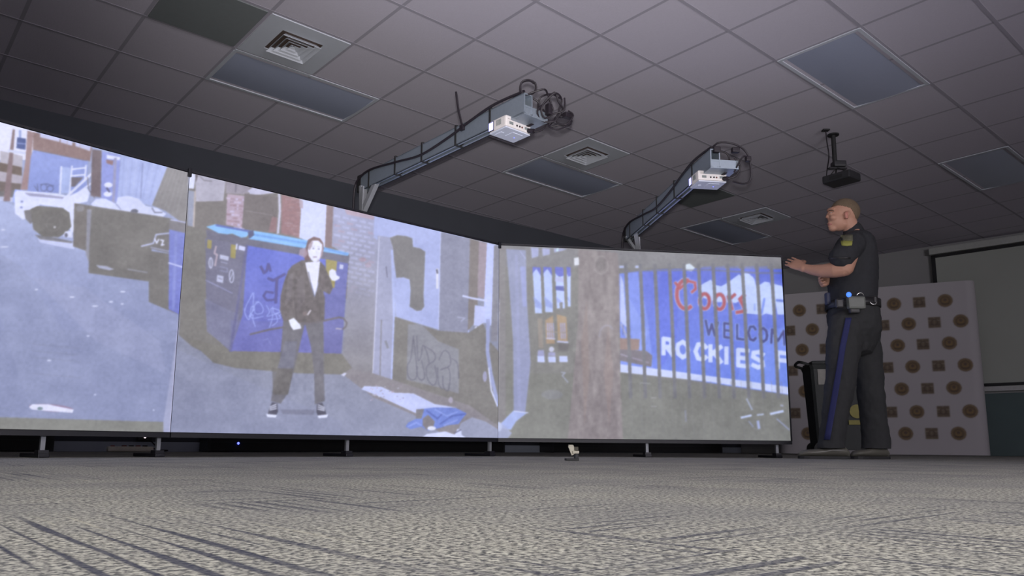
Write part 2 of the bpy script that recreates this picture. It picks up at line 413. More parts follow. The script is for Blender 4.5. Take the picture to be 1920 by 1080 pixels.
#SCREENS#
# ------------------------------------------------------------------ pictures shown on the screens
class Paint:
    """small polygon painter; the picture is stored as colours on the screen's own mesh"""
    def __init__(s, x0, y0, x1, y1, k=2, bg=(128, 128, 126)):
        s.x0, s.y0, s.k = x0, y0, k; s.w = int((x1-x0)*k); s.h = int((y1-y0)*k)
        s.a = np.empty((s.h, s.w, 3), np.float32); s.a[:] = bg
    def _m(s, pts):
        P = [((x-s.x0)*s.k, (y-s.y0)*s.k) for x, y in pts]
        xs = [p[0] for p in P]; ys = [p[1] for p in P]
        a, b = max(0, int(min(xs))), min(s.w, int(max(xs))+2); c, d = max(0, int(min(ys))), min(s.h, int(max(ys))+2)
        if a >= b or c >= d: return None
        X, Y = np.meshgrid(np.arange(a, b)+.5, np.arange(c, d)+.5); M = np.zeros(X.shape, bool)
        for i in range(len(P)):
            (xa, ya), (xb, yb) = P[i], P[(i+1) % len(P)]
            if ya == yb: continue
            M ^= ((ya > Y) != (yb > Y)) & (X < (xb-xa)*(Y-ya)/(yb-ya)+xa)
        return (slice(c, d), slice(a, b)), M
    def poly(s, pts, c, al=1.0, c2=None):
        """c2: colour at the lowest point of a top-to-bottom blend (banner and asphalt tones)"""
        r = s._m(pts)
        if r is None: return
        sl, M = r; v = s.a[sl]; col = np.array(c, np.float32)
        if c2 is not None:
            t = np.linspace(0, 1, v.shape[0])[:, None, None]; C = (col*(1-t)+np.array(c2, np.float32)*t)*np.ones(v.shape, np.float32)
            v[M] = v[M]*(1-al)+C[M]*al
        else: v[M] = v[M]*(1-al)+col*al
    def line(s, pts, wd, c, al=1.0):
        for (xa, ya), (xb, yb) in zip(pts[:-1], pts[1:]):
            L = math.hypot(xb-xa, yb-ya) or 1; dx, dy = (xb-xa)/L*wd/2, (yb-ya)/L*wd/2
            s.poly([(xa-dy-dx*.6, ya+dx-dy*.6), (xa+dy-dx*.6, ya-dx-dy*.6), (xb+dy+dx*.6, yb-dx+dy*.6), (xb-dy+dx*.6, yb+dx+dy*.6)], c, al)
    def curve(s, pts, wd, c, al=1.0):
        s.line([(q.x, q.y) for q in smooth_path([(x, y, 0) for x, y in pts], 5)], wd, c, al)
    def oval(s, x, y, rx, ry, c, al=1.0, rot=0, n=24):
        co, si = math.cos(rot), math.sin(rot)
        s.poly([(x+rx*math.cos(t)*co-ry*math.sin(t)*si, y+rx*math.cos(t)*si+ry*math.sin(t)*co) for t in np.linspace(0, 2*PI, n, endpoint=False)], c, al)
    def ring(s, x, y, rx, ry, wd, c, al=1.0, a0=0, a1=2*PI, rot=0, n=20):
        co, si = math.cos(rot), math.sin(rot)
        s.line([(x+rx*math.cos(t)*co-ry*math.sin(t)*si, y+rx*math.cos(t)*si+ry*math.sin(t)*co) for t in np.linspace(a0, a1, n)], wd, c, al)
    def noise(s, amt, cell, seed, mask=None, aspect=1):
        rg = np.random.RandomState(seed); gh, gw = int(s.h/cell/s.k)+3, int(s.w/cell/s.k/aspect)+3
        g = rg.rand(gh, gw)-.5
        yy = np.arange(s.h)/(cell*s.k); xx = np.arange(s.w)/(cell*s.k*aspect)
        yi, xi = yy.astype(int), xx.astype(int); fy, fx = (yy-yi)[:, None], (xx-xi)[None, :]
        fy = fy*fy*(3-2*fy); fx = fx*fx*(3-2*fx)
        v = (g[yi][:, xi]*(1-fy)*(1-fx)+g[yi+1][:, xi]*fy*(1-fx)+g[yi][:, xi+1]*(1-fy)*fx+g[yi+1][:, xi+1]*fy*fx)
        if mask is not None:
            r = s._m(mask)
            if r is None: return
            sl, M = r; s.a[sl][M] += (v[sl][M]*amt)[:, None]
        else: s.a += (v*amt)[:, :, None]
    def blur(s, r):
        r = r*s.k; n = int(r*2.5)+1; ker = np.exp(-np.arange(-n, n+1)**2/(2*r*r)); ker /= ker.sum()
        for ax in (0, 1):
            pad = [(0, 0)]*3; pad[ax] = (n, n); p = np.pad(s.a, pad, 'edge'); o = np.zeros_like(s.a)
            for i, kk in enumerate(ker):
                sl = [slice(None)]*3; sl[ax] = slice(i, i+s.a.shape[ax]); o += kk*p[tuple(sl)]
            s.a = o
    def sample(s, X, Y):
        x = np.clip((X-s.x0)*s.k-.5, 0, s.w-1.01); y = np.clip((Y-s.y0)*s.k-.5, 0, s.h-1.01)
        xi, yi = x.astype(int), y.astype(int); fx, fy = (x-xi)[:, None], (y-yi)[:, None]
        return s.a[yi, xi]*(1-fx)*(1-fy)+s.a[yi, xi+1]*fx*(1-fy)+s.a[yi+1, xi]*(1-fx)*fy+s.a[yi+1, xi+1]*fx*fy

K = (124, 122, 120)      # the darkest tone a projector reaches
def zz(pts, sc, ox, oy): return [(x/sc+ox, y/sc+oy) for x, y in pts]

def paint_alley():
    P = Paint(-10, 215, 372, 830)
    P.a[:] = (141, 149, 186)
    Z = lambda *p: zz(p, 4.0, 0, 220)
    # asphalt, paler towards the street
    P.poly([(-10, 215), (372, 215), (372, 620), (-10, 620)], (165, 176, 216), 1, (143, 151, 190))
    P.poly([(-10, 370), (60, 400), (160, 455), (175, 520), (120, 560), (-10, 480)], (182, 192, 234), .7, (150, 158, 198))
    P.poly([(-10, 470), (40, 500), (130, 640), (150, 780), (60, 780), (-10, 560)], (148, 156, 192), .5)
    P.poly([(60, 520), (160, 540), (300, 640), (310, 700), (180, 640)], (158, 164, 200), .5)
    # sky and far building
    P.poly([(-10, 215), (70, 240), (60, 300), (-10, 300)], (226, 228, 255))
    P.poly(Z((0, 250), (170, 290), (165, 420), (0, 360)), (186, 182, 198))
    P.poly(Z((-40, 330), (165, 375), (165, 440), (-40, 395)), (116, 104, 98))
    P.poly(Z((-40, 395), (165, 440), (160, 500), (-40, 475)), (178, 172, 188))
    P.poly(Z((-40, 475), (160, 500), (150, 560), (-40, 560)), (118, 108, 106))
    P.poly(Z((-40, 560), (110, 545), (100, 625), (-40, 615)), (120, 118, 122))
    P.poly(Z((-40, 590), (100, 600), (95, 635), (-40, 620)), (205, 210, 246), .8)
    P.poly(Z((95, 90), (112, 92), (75, 630), (25, 630), (55, 380)), (140, 122, 128))
    P.poly(Z((128, 150), (195, 160), (190, 245), (122, 232)), (84, 98, 150))
    P.line(Z((130, 195), (192, 200)), 1.5, (160, 172, 225)); P.line(Z((150, 100), (150, 150)), 4, (150, 165, 220))
    P.poly(Z((60, 240), (195, 260), (190, 280), (60, 262)), (205, 210, 240))
    P.poly(Z((205, 100), (250, 112), (215, 545), (155, 545), (190, 330)), (162, 138, 142))
    # brown soffit, blue wall, writing
    P.poly(Z((250, 110), (690, 225), (675, 330), (640, 325), (245, 245)), (146, 124, 124))
    for a, b in ((300, 450), (455, 545), (565, 680)): P.poly(Z((a, 120+(a-300)*.25), (b, 150+(b-450)*.3), (b-5, 185+(b-450)*.3), (a, 150+(a-300)*.25)), (206, 212, 255), .85)
    for x in (330, 420, 505, 600): P.line(Z((x, 180), (x-3, 265)), 1, (170, 150, 150), .7)
    P.poly(Z((250, 240), (660, 325), (645, 575), (205, 560), (230, 300)), (146, 160, 222))
    P.line(Z((250, 242), (650, 325)), 1.5, (130, 120, 130))
    P.line(Z((258, 515), (285, 555), (280, 500)), 1.5, (110, 116, 160)); P.ring(82, 352, 6, 6.5, 1.5, (110, 116, 160)); P.ring(94, 354, 6, 5.5, 1.5, (110, 116, 160))
    P.line(Z((300, 505), (350, 500), (405, 515)), 1.5, (110, 116, 160))
    # timber frame and ladder
    W = (222, 226, 255)
    P.poly(Z((450, 370), (530, 380), (515, 570), (440, 570)), (178, 192, 238), .8)
    for a in (Z((460, 370), (450, 570)), Z((540, 365), (520, 580)), Z((645, 360), (635, 480)), Z((530, 440), (640, 430)), Z((540, 390), (645, 378))): P.line(a, 3, W)
    P.poly(Z((535, 450), (625, 450), (560, 520), (535, 520)), (118, 112, 122))
    P.line(Z((500, 595), (760, 355)), 4.5, W); P.line(Z((515, 615), (690, 490)), 3, W)
    P.line(Z((655, 450), (665, 540), (710, 605)), 1.2, (110, 100, 110))
    # dark post, blue gap, planks, corrugated shade
    P.poly(Z((690, 240), (762, 250), (755, 600), (680, 590)), (118, 106, 112))
    P.poly(Z((762, 255), (905, 285), (880, 640), (755, 600)), (146, 156, 222))
    P.poly(Z((800, 280), (905, 300), (895, 322), (800, 310)), W); P.poly(Z((795, 318), (850, 325), (845, 360), (800, 345)), (150, 122, 125))
    P.line(Z((865, 310), (850, 635)), 5, (158, 158, 196)); P.oval(203, 347, 8, 5, W); P.oval(202, 364, 8, 5, W); P.line(Z((800, 530), (820, 560)), 3, (90, 92, 130))
    P.poly(Z((910, 290), (1260, 365), (1140, 665), (1050, 640), (880, 600)), (172, 184, 234))
    for i, x in enumerate(range(930, 1250, 32)): P.line(Z((x, 300+(x-930)*.2), (x-18-i*6, 610)), 2.2, ((150, 162, 216), (182, 192, 238))[i % 2], .55)
    P.poly(Z((1065, 340), (1075, 342), (1060, 610), (1050, 608)), (130, 140, 190), .8)
    P.poly(Z((1255, 370), (1415, 405), (1405, 820), (1240, 700), (1140, 660)), (140, 138, 142))
    for i in range(6): P.line(Z((1280+i*24, 380+i*5), (1165+i*30, 660+i*20)), 1.6, (158, 156, 166), .5)
    # pickup truck
    P.poly(Z((110, 540), (165, 545), (170, 600), (100, 640), (95, 600)), (160, 178, 245))
    P.poly([(27, 362), (32, 357), (60, 359), (110, 363), (128, 368), (163, 352), (168, 362), (164, 378), (140, 383), (141, 440), (130, 430), (120, 390), (75, 384), (60, 396), (58, 408), (42, 412), (28, 400)], (220, 225, 255))
    P.poly(Z((180, 565), (300, 575), (480, 598), (470, 612), (220, 590)), (150, 150, 186), .8)
    P.oval(41, 378, 2.5, 2, (140, 148, 200)); P.oval(40, 389, 2.5, 2, (140, 148, 200))
    P.poly(Z((180, 700), (245, 690), (262, 750), (230, 800), (190, 760)), (126, 124, 130))
    P.poly(Z((225, 690), (280, 665), (470, 680), (520, 715), (535, 820), (500, 860), (440, 900), (320, 895), (250, 840)), (120, 118, 116))
    P.oval(100, 418, 26, 24, (108, 106, 106), .5); P.ring(100, 420, 13, 13, 2, (132, 130, 130), .5); P.oval(102.5, 426, 2.2, 2.2, (190, 190, 200))
    P.poly(Z((280, 905), (560, 945), (555, 990), (300, 940)), (206, 212, 250), .8); P.poly(Z((260, 880), (420, 905), (540, 930), (540, 945), (300, 915)), (118, 116, 118), .8)
    P.poly(Z((470, 890), (490, 855), (540, 850), (545, 905), (500, 900)), (215, 220, 250)); P.oval(124, 441, 3, 4, (110, 110, 130))
    # rubbish bags, black dumpster
    P.poly(Z((680, 650), (720, 612), (790, 610), (870, 650), (880, 600), (960, 588), (1040, 610), (1095, 665), (1180, 680), (1245, 725), (1215, 755), (900, 700), (700, 670)), (212, 218, 252))
    P.line(Z((870, 650), (905, 690)), 2, (160, 165, 205)); P.line(Z((1140, 680), (1160, 715), (1215, 715)), 2, (120, 122, 150)); P.oval(252, 396, 7, 4, (110, 112, 130))
    P.poly([(139, 381), (172, 386), (170, 500), (160, 470), (137, 462)], (122, 118, 117))
    P.poly([(163, 392), (173, 393), (171, 505), (161, 478)], (150, 152, 172), .8); P.oval(150, 391, 8, 6, (150, 150, 162), .6)
    P.poly([(172, 386), (305, 407), (322, 410), (350, 425), (350, 470), (285, 450), (281, 528), (166, 512), (167, 470)], (119, 117, 116))
    P.line([(172, 387), (305, 407)], 1.5, (136, 136, 146)); P.poly([(180, 497), (200, 499), (214, 505), (205, 507), (186, 503)], (170, 174, 200)); P.line([(240, 505), (276, 511)], 2, (150, 152, 168))
    # bin with raised lid
    P.poly([(279, 470), (330, 478), (335, 590), (279, 566)], (117, 115, 114)); P.ring(303, 500, 5, 14, 1.5, (140, 136, 140), .5)
    P.poly(Z((1060, 965), (1165, 880), (1275, 870), (1272, 1020), (1130, 985)), (120, 118, 120))
    P.line(Z((1060, 967), (1150, 945), (1170, 880), (1275, 868)), 3, (176, 182, 218)); P.line(Z((1130, 975), (1265, 1005)), 2, (160, 164, 196))
    P.line(Z((1160, 910), (1175, 945), (1190, 915)), 2.5, W); P.line(Z((1205, 920), (1225, 925), (1210, 960), (1230, 955)), 2.5, W)
    P.poly([(318, 412), (358, 418), (352, 440), (317, 430)], (128, 126, 134)); P.line([(320, 412), (357, 419)], 2, (190, 196, 240))
    P.poly([(317, 430), (352, 438), (340, 592), (316, 580)], (126, 136, 208), 1, (112, 120, 200)); P.line([(330, 436), (325, 580)], 5, (142, 152, 215), .6); P.line([(316, 493), (346, 502)], 2.5, (200, 206, 248))
    P.poly([(350, 440), (372, 445), (372, 655), (338, 632), (340, 592)], (124, 122, 120))
    # litter
    for x, y, a in ((135, 557, 5), (178, 574, 6), (208, 566, 4), (230, 547, 5), (229, 570, 3), (165, 630, 3), (92, 676, 4), (178, 740, 2), (288, 769, 2), (68, 543, 3), (6, 431, 4), (8, 463, 8)): P.oval(x, y, a, 1.6, (205, 210, 240))
    for y in (645, 658, 670, 700): P.line([(60, y), (150, y+8)], 3, (134, 140, 172), .35)
    P.oval(96, 765, 42, 7, (150, 120, 150), .8, .08); P.poly([(54, 763), (60, 758), (90, 758), (138, 768), (136, 774), (80, 770), (60, 768)], (222, 224, 250)); P.oval(75, 766, 5, 3, (120, 140, 150))
    # overspill of the next projector at the seam, lower border
    P.poly([(337, 592), (350, 592), (326, 812), (303, 812)], (172, 176, 208), .75); P.line([(335, 600), (318, 812)], 1.5, (196, 190, 216), .8)
    P.poly([(-10, 782), (306, 791), (306, 830), (-10, 830)], (134, 135, 132))
    P.noise(10, 5, 1); P.noise(6, 14, 2, aspect=3); P.noise(7, 2, 3); P.noise(11, 34, 50); P.noise(8, 3.2, 51); P.blur(1.15)
    return P

def paint_woman():
    P = Paint(300, 305, 950, 835)
    P.a[:] = (141, 146, 170)
    Z3 = lambda *p: zz(p, 4.155, 320, 300); Z4 = lambda *p: zz(p, 3.375, 360, 540); Z5 = lambda *p: zz(p, 4.5, 640, 380); Z6 = lambda *p: zz(p, 4.0, 640, 600)
    P.poly([(300, 640), (640, 640), (950, 700), (950, 835), (300, 835)], (138, 142, 164), 1, (150, 155, 182))
    P.poly([(300, 640), (430, 700), (640, 790), (640, 835), (300, 835)], (146, 151, 180), .5)
    # walls above the dumpster
    P.poly([(300, 305), (700, 380), (700, 560), (300, 560)], (124, 120, 120))
    P.poly(Z3((190, 95), (430, 150), (410, 320), (195, 325)), (178, 176, 196)); P.line(Z3((210, 110), (260, 160), (320, 165)), 1.5, (120, 116, 130))
    P.poly(Z3((430, 165), (620, 200), (600, 270), (430, 260)), (150, 144, 160)); P.poly(Z3((600, 240), (640, 210), (830, 255), (700, 270), (620, 270)), (196, 196, 226)); P.line(Z3((510, 175), (505, 250)), 2, (110, 105, 120))
    P.poly(Z3((130, 95), (195, 110), (180, 225), (130, 220)), (218, 222, 250)); P.poly(Z3((190, 100), (215, 110), (195, 180)), (100, 92, 100))
    P.poly(Z3((135, 235), (195, 245), (175, 520), (130, 510)), (150, 156, 180)); P.line(Z3((190, 245), (178, 520)), 3, (182, 172, 172))
    br = Z3((440, 265), (575, 280), (555, 530), (430, 505)); P.poly(br, (176, 158, 180))
    rg = random.Random(3)
    for i in range(60):
        x = rg.uniform(428, 456); y = rg.uniform(366, 424); y = 364+round((y-364)/6)*6+ (x-428)*.1
        P.poly([(x-4, y), (x+4, y+.6), (x+4, y+4.2), (x-4, y+3.6)], rg.choice([(200, 186, 214), (160, 134, 150), (196, 190, 226), (150, 125, 140)]), .8)
    P.poly(Z3((575, 260), (835, 290), (820, 570), (555, 530)), (116, 110, 112)); P.line(Z3((580, 395), (790, 430)), 1.5, (140, 134, 140)); P.poly(Z3((790, 440), (830, 450), (820, 565), (760, 560)), (146, 118, 124))
    P.line(Z3((845, 265), (850, 400), (835, 570)), 4.5, (196, 196, 222))
    P.poly(Z3((865, 270), (1010, 310), (1010, 400), (1000, 600), (860, 570)), (150, 116, 122))
    for i in range(45):
        x = rg.uniform(535, 562); y = 372+round(rg.uniform(0, 70)/5)*5
        P.poly([(x-4, y), (x+4, y+.7), (x+4, y+3.6), (x-4, y+3)], rg.choice([(160, 126, 130), (136, 108, 116), (165, 140, 150)]), .6)
    P.poly(Z3((1000, 300), (1215, 345), (1200, 680), (1000, 605), (1015, 400)), (206, 213, 250)); P.poly(Z3((1000, 300), (1030, 320), (1030, 380), (1005, 370)), (178, 165, 185))
    P.poly(Z3((1215, 350), (1285, 370), (1260, 690), (1200, 680)), (136, 118, 124))
    # painted brick
    bw = [(625, 386), (716, 408), (706, 470), (700, 720), (640, 700), (655, 480), (622, 462)]
    P.poly(bw, (164, 168, 206), 1, (136, 134, 140))
    P.poly([(645, 390), (702, 402), (700, 412), (650, 402)], (182, 154, 168), .7)
    for r in range(16):
        y = 402+r*9
        for x in range(632+(r % 2)*8, 700, 16):
            yy = y+(x-632)*.22
            P.poly([(x-6, yy), (x+6, yy+2.4), (x+6, yy+6.6), (x-6, yy+4.4)], (186, 190, 230) if rg.random() < .8 else (172, 156, 182), max(0, .65-.05*max(0, r-6)))
    P.oval(680, 487, 7, 4, (170, 130, 140), .5); P.oval(690, 497, 6, 5, (168, 136, 150), .4)
    # electrical cabinet front, side and the sprayed blob
    P.poly([(715, 404), (870, 440), (880, 625), (822, 600), (735, 470), (700, 445)], (168, 178, 226))
    P.poly([(702, 404), (827, 434), (825, 560), (822, 618), (742, 594), (735, 445), (700, 440)], (172, 182, 232))
    P.poly([(708, 442), (738, 446), (740, 594), (732, 724), (698, 716)], (160, 164, 196)); P.line([(711, 444), (698, 716)], 1.5, (206, 208, 236)); P.line([(715, 600), (712, 716)], 2, (130, 128, 140))
    P.line([(735, 470), (739, 600), (734, 735)], 5, (178, 188, 236)); P.line([(724, 500), (726, 520)], 2, (110, 110, 140)); P.line([(723, 640), (727, 652)], 4, (120, 120, 124), .6)
    P.poly([(731, 446), (745, 441), (762, 443), (773, 447), (774, 463), (788, 466), (797, 472), (796, 500), (794, 553), (795, 575), (790, 582), (781, 583), (768, 575), (770, 545), (768, 524), (757, 520), (743, 521), (739, 490), (737, 465)], (127, 126, 130))
    P.poly([(826, 434), (881, 448), (877, 624), (822, 618)], (142, 145, 170)); P.line([(826, 434), (822, 618)], 1.5, (196, 204, 248)); P.line([(820, 505), (820, 540)], 4.5, (220, 222, 244)); P.line([(819, 506), (820, 512)], 3, (90, 90, 110))
    P.line(Z5((980, 965), (1040, 975), (1010, 1000)), 2, (172, 176, 206))
    P.poly([(881, 447), (898, 452), (895, 600), (877, 620)], (130, 124, 124)); P.poly([(898, 452), (913, 456), (908, 560), (895, 556)], (158, 146, 160))
    P.poly([(913, 455), (929, 459), (926, 520), (923, 612), (906, 604), (909, 540)], (190, 200, 250)); P.poly([(926, 460), (936, 462), (932, 640), (920, 640), (923, 560)], (138, 138, 152))
    P.line([(868, 555), (884, 559), (912, 564)], 4, (200, 206, 246)); P.poly([(890, 572), (910, 575), (907, 613), (888, 610)], (190, 197, 242)); P.oval(893, 615, 3, 3, (210, 214, 244)); P.oval(902, 617, 3, 3, (210, 214, 244))
    # wall below the cabinet with tag letters
    P.poly([(740, 594), (822, 620), (878, 624), (906, 606), (918, 640), (936, 660), (936, 800), (860, 770), (735, 725)], (129, 127, 126))
    P.poly([(765, 608), (790, 608), (822, 640), (860, 655), (860, 738), (830, 728), (762, 712)], (143, 145, 158), .9)
    G = (112, 112, 128)
    for a in (Z6((540, 120), (520, 290), (495, 340), (500, 420), (530, 450), (560, 430), (565, 360), (540, 130)), Z6((565, 120), (575, 300), (600, 260), (610, 190), (640, 240), (660, 330)),
              Z6((570, 350), (570, 420), (600, 450), (625, 420), (600, 300)), Z6((610, 190), (690, 240), (700, 300), (640, 350), (645, 440), (690, 490), (715, 440), (700, 340)),
              Z6((720, 360), (730, 480), (760, 520)), Z6((730, 300), (770, 230), (810, 260), (815, 340), (745, 370)), Z6((745, 375), (800, 360), (815, 430), (800, 530), (765, 500), (760, 420)), Z6((830, 290), (870, 330), (880, 440))): P.curve(a, 1.7, G)
    P.line([(915, 600), (914, 660), (920, 700), (934, 760)], 7, (160, 168, 212)); P.line([(916, 690), (921, 732), (932, 760)], 2.5, (214, 220, 255)); P.oval(909, 706, 4, 10, (164, 164, 196))
    # kerb snow, pavement, blue cloth
    P.poly([(640, 690), (700, 700), (880, 760), (936, 800), (936, 835), (860, 835), (776, 778), (700, 745), (640, 700)], (142, 138, 146))
    P.poly(Z6((150, 520), (170, 495), (300, 500), (400, 545), (540, 550), (700, 630), (860, 655), (640, 670), (560, 700), (430, 640), (300, 580)), (196, 204, 248))
    for i in range(40): P.oval(rg.uniform(690, 760), rg.uniform(722, 752), 1.6, 1, rg.choice([(140, 132, 150), (180, 160, 180), (215, 218, 245)]), .7)
    P.poly([(640, 697), (650, 700), (645, 706), (638, 702)], (205, 208, 236))
    P.poly(Z6((900, 770), (980, 730), (1080, 760), (1190, 830), (1180, 900), (880, 900), (870, 830)), (158, 163, 190)); P.oval(845, 750, 4, 6, (170, 165, 185))
    bc = Z6((480, 800), (500, 770), (560, 740), (560, 670), (620, 665), (700, 655), (860, 660), (940, 700), (900, 750), (880, 780), (800, 790), (740, 810), (650, 830), (600, 800), (520, 820))
    P.poly(bc, (120, 140, 216)); P.poly(Z6((560, 670), (620, 668), (600, 740), (560, 740)), (130, 128, 136)); P.poly(Z6((610, 740), (650, 710), (700, 760), (690, 800), (640, 825), (610, 790)), (132, 128, 134))
    for a, c in ((Z6((640, 680), (720, 740), (760, 700)), (88, 104, 180)), (Z6((700, 670), (790, 720), (870, 690)), (150, 168, 238)), (Z6((740, 780), (830, 720), (930, 705)), (92, 108, 184)), (Z6((500, 800), (560, 770), (600, 790)), (150, 168, 240)), (Z6((770, 790), (870, 750)), (150, 166, 234))): P.line(a, 3, c, .8)
    P.oval(809, 803, 8, 4, (222, 226, 250)); P.poly(Z6((600, 885), (640, 855), (780, 835), (850, 860), (870, 815), (900, 830), (900, 860), (960, 900), (600, 900)), (212, 218, 252)); P.line([(852, 812), (864, 806)], 2, (100, 100, 130))
    # dumpster
    P.poly([(352, 425), (395, 436), (392, 470), (440, 640), (440, 690), (360, 650), (335, 628), (342, 470)], (126, 124, 122))
    P.poly([(352, 635), (436, 655), (640, 662), (660, 690), (640, 702), (560, 700), (440, 690), (400, 680)], (127, 125, 121))
    P.poly([(386, 430), (470, 448), (655, 478), (652, 500), (463, 466), (388, 448)], (112, 112, 132))
    P.poly([(385, 446), (465, 461), (462, 560), (448, 656), (432, 660), (388, 618), (386, 540)], (116, 116, 140)); P.poly([(384, 560), (448, 590), (436, 660), (388, 622)], (128, 130, 160), .8); P.line([(385, 525), (436, 550)], 1.5, (150, 154, 200))
    P.poly([(463, 460), (653, 494), (640, 663), (432, 658), (455, 590)], (106, 120, 216), 1, (112, 114, 186))
    P.poly([(610, 486), (653, 494), (640, 663), (605, 662)], (112, 112, 160), .5); P.poly([(432, 600), (640, 610), (640, 663), (432, 658)], (118, 120, 178), .35)
    P.line([(463, 460), (432, 658)], 5, (104, 104, 150), .7)
    P.poly(Z3((275, 520), (350, 500), (625, 555), (590, 600), (550, 605), (480, 575), (440, 580), (370, 570)), (140, 190, 244)); P.poly(Z3((350, 500), (625, 550), (620, 565), (350, 515)), (96, 112, 186))
    P.poly(Z3((625, 548), (800, 575), (1060, 625), (1200, 680), (1390, 725), (1380, 748), (1050, 690), (605, 615)), (134, 186, 246)); P.line(Z3((640, 580), (1060, 650), (1370, 735)), 3, (104, 150, 226), .7); P.line(Z3((640, 602), (1060, 676)), 1.5, (160, 205, 252), .8); P.poly(Z3((600, 560), (645, 545), (650, 585), (610, 615)), (86, 92, 128))
    for q in ([(389, 449), (397, 451), (396, 467), (388, 465)], [(433, 458), (443, 460), (441, 485), (432, 483)], [(611, 486), (632, 490), (627, 540), (611, 536)]): P.poly(q, (160, 150, 96))
    P.ring(395, 493, 3.4, 10, 2, (186, 190, 220)); P.line([(395, 485), (395, 501)], 1.5, (186, 190, 220)); P.ring(434, 518, 4, 12, 2, (190, 194, 226)); P.line([(431, 525), (437, 511)], 1.5, (190, 194, 226))
    P.line([(405, 462), (402, 475), (407, 478), (403, 498)], 3.5, (182, 168, 186)); P.poly([(412, 477), (429, 481), (428, 489), (412, 485)], (190, 194, 224)); P.line([(414, 491), (426, 494)], 1.5, (160, 164, 200)); P.line([(412, 500), (426, 503), (426, 510), (412, 507)], 1.6, (140, 144, 180))
    P.poly([(407, 515), (419, 518), (418, 531), (406, 528)], (186, 190, 222)); P.line([(409, 521), (416, 524)], 1.5, (120, 120, 150)); P.poly([(448, 460), (460, 463), (459, 471), (447, 468)], (205, 210, 250)); P.line([(444, 458), (443, 467)], 3, (205, 210, 246)); P.poly([(637, 495), (644, 497), (643, 505), (636, 504)], (200, 205, 240))
    D = (78, 82, 150)
    P.line([(489, 500), (495, 512), (500, 508), (503, 495), (507, 508)], 5, D); P.line([(503, 522), (512, 526), (534, 514)], 5, D); P.line([(519, 522), (517, 568)], 5.5, D); P.line([(512, 549), (499, 547), (494, 555), (500, 563), (514, 562)], 4, D)
    g = (166, 180, 246)
    for a in (Z4((385, 30), (340, 120), (335, 160), (360, 200), (375, 120), (395, 130), (360, 180), (385, 170), (385, 200), (400, 245)), Z4((400, 90), (425, 90), (450, 130), (440, 160), (400, 160), (395, 110), (420, 90)), Z4((390, 30), (385, 130), (375, 190), (450, 180)),
              Z4((470, 110), (490, 150), (475, 180), (560, 150), (500, 130), (510, 180), (490, 250)), Z4((480, 200), (560, 190), (530, 160), (540, 210), (505, 240)), Z4((510, 120), (520, 160), (570, 150), (550, 180))): P.curve(a, 1.4, g)
    P.line(Z4((450, 330), (480, 320), (500, 360)), 1.2, (140, 146, 205))
    # woman with the cane
    J = (107, 101, 103); F = (230, 232, 255)
    P.poly([(574, 462), (577, 450), (588, 444), (600, 447), (606, 456), (607, 468), (600, 476), (584, 480), (580, 494), (572, 490), (569, 478)], (122, 98, 102)); P.poly([(562, 468), (572, 464), (577, 476), (571, 484), (560, 478)], (186, 166, 190), .7)
    P.poly([(531, 600), (574, 598), (566, 630), (558, 665), (552, 690), (541, 735), (526, 757), (508, 752), (512, 722), (524, 680), (528, 640)], (116, 115, 124)); P.poly([(570, 600), (606, 598), (607, 640), (607, 700), (609, 752), (590, 758), (589, 700), (583, 650)], (116, 115, 124))
    P.poly([(535, 640), (557, 640), (550, 690), (520, 690)], (124, 126, 146), .7); P.poly([(510, 690), (550, 692), (540, 740), (512, 740)], (110, 107, 104), .7)
    P.poly([(566, 488), (548, 498), (540, 508), (532, 530), (526, 555), (525, 582), (531, 602), (560, 606), (608, 602), (609, 560), (606, 546), (618, 552), (624, 540), (620, 525), (608, 498), (597, 487)], J)
    P.line([(553, 520), (552, 560), (556, 600)], 1.5, (90, 84, 88)); P.line([(535, 555), (548, 565)], 2, (90, 84, 90)); P.line([(600, 520), (602, 560)], 2, (94, 88, 92)); P.poly([(540, 515), (550, 512), (546, 560), (534, 575)], (122, 116, 122), .7); P.poly([(556, 520), (570, 515), (572, 560), (558, 590)], (118, 112, 118), .5); P.poly([(600, 510), (612, 530), (608, 548), (600, 540)], (120, 112, 116), .5); P.noise(22, 5, 41, [(566, 488), (540, 508), (526, 555), (531, 602), (608, 602), (609, 560), (624, 540), (608, 498)]); P.noise(16, 8, 42, [(528, 604), (608, 604), (609, 752), (510, 752)])
    P.poly([(572, 492), (600, 490), (597, 520), (594, 545), (589, 558), (582, 535), (577, 515)], F); P.line([(583, 530), (590, 556), (597, 530)], 1.2, (150, 160, 200)); P.line([(578, 510), (583, 535), (589, 556)], 1.3, (90, 90, 110))
    P.poly([(577, 470), (579, 458), (586, 451), (597, 451), (604, 458), (606, 468), (604, 479), (598, 489), (591, 493), (584, 488), (579, 480)], F)
    P.oval(587.5, 466, 2, 1.3, (140, 138, 168)); P.oval(597.5, 467, 2, 1.3, (140, 138, 168)); P.poly([(577, 462), (580, 456), (587, 452), (585, 460), (580, 470)], (150, 128, 142), .7); P.poly([(604, 458), (607, 468), (604, 480), (601, 484), (603, 470)], (140, 118, 130), .8); P.line([(584, 462.5), (590, 462)], .9, (188, 184, 204)); P.line([(595, 462.5), (600, 463.5)], .9, (188, 184, 204)); P.oval(590.5, 482, 4, 1.7, (196, 186, 210)); P.line([(587.5, 482), (593.5, 482)], 1.1, (136, 120, 142)); P.line([(593, 468), (594, 475)], 1, (206, 206, 234)); P.line([(603, 470), (600, 484), (594, 491)], 1.5, (176, 160, 184), .7)
    P.poly([(617, 508), (622, 504), (629, 507), (631, 516), (637, 519), (636, 523), (628, 527), (622, 526), (617, 518)], (226, 230, 255))
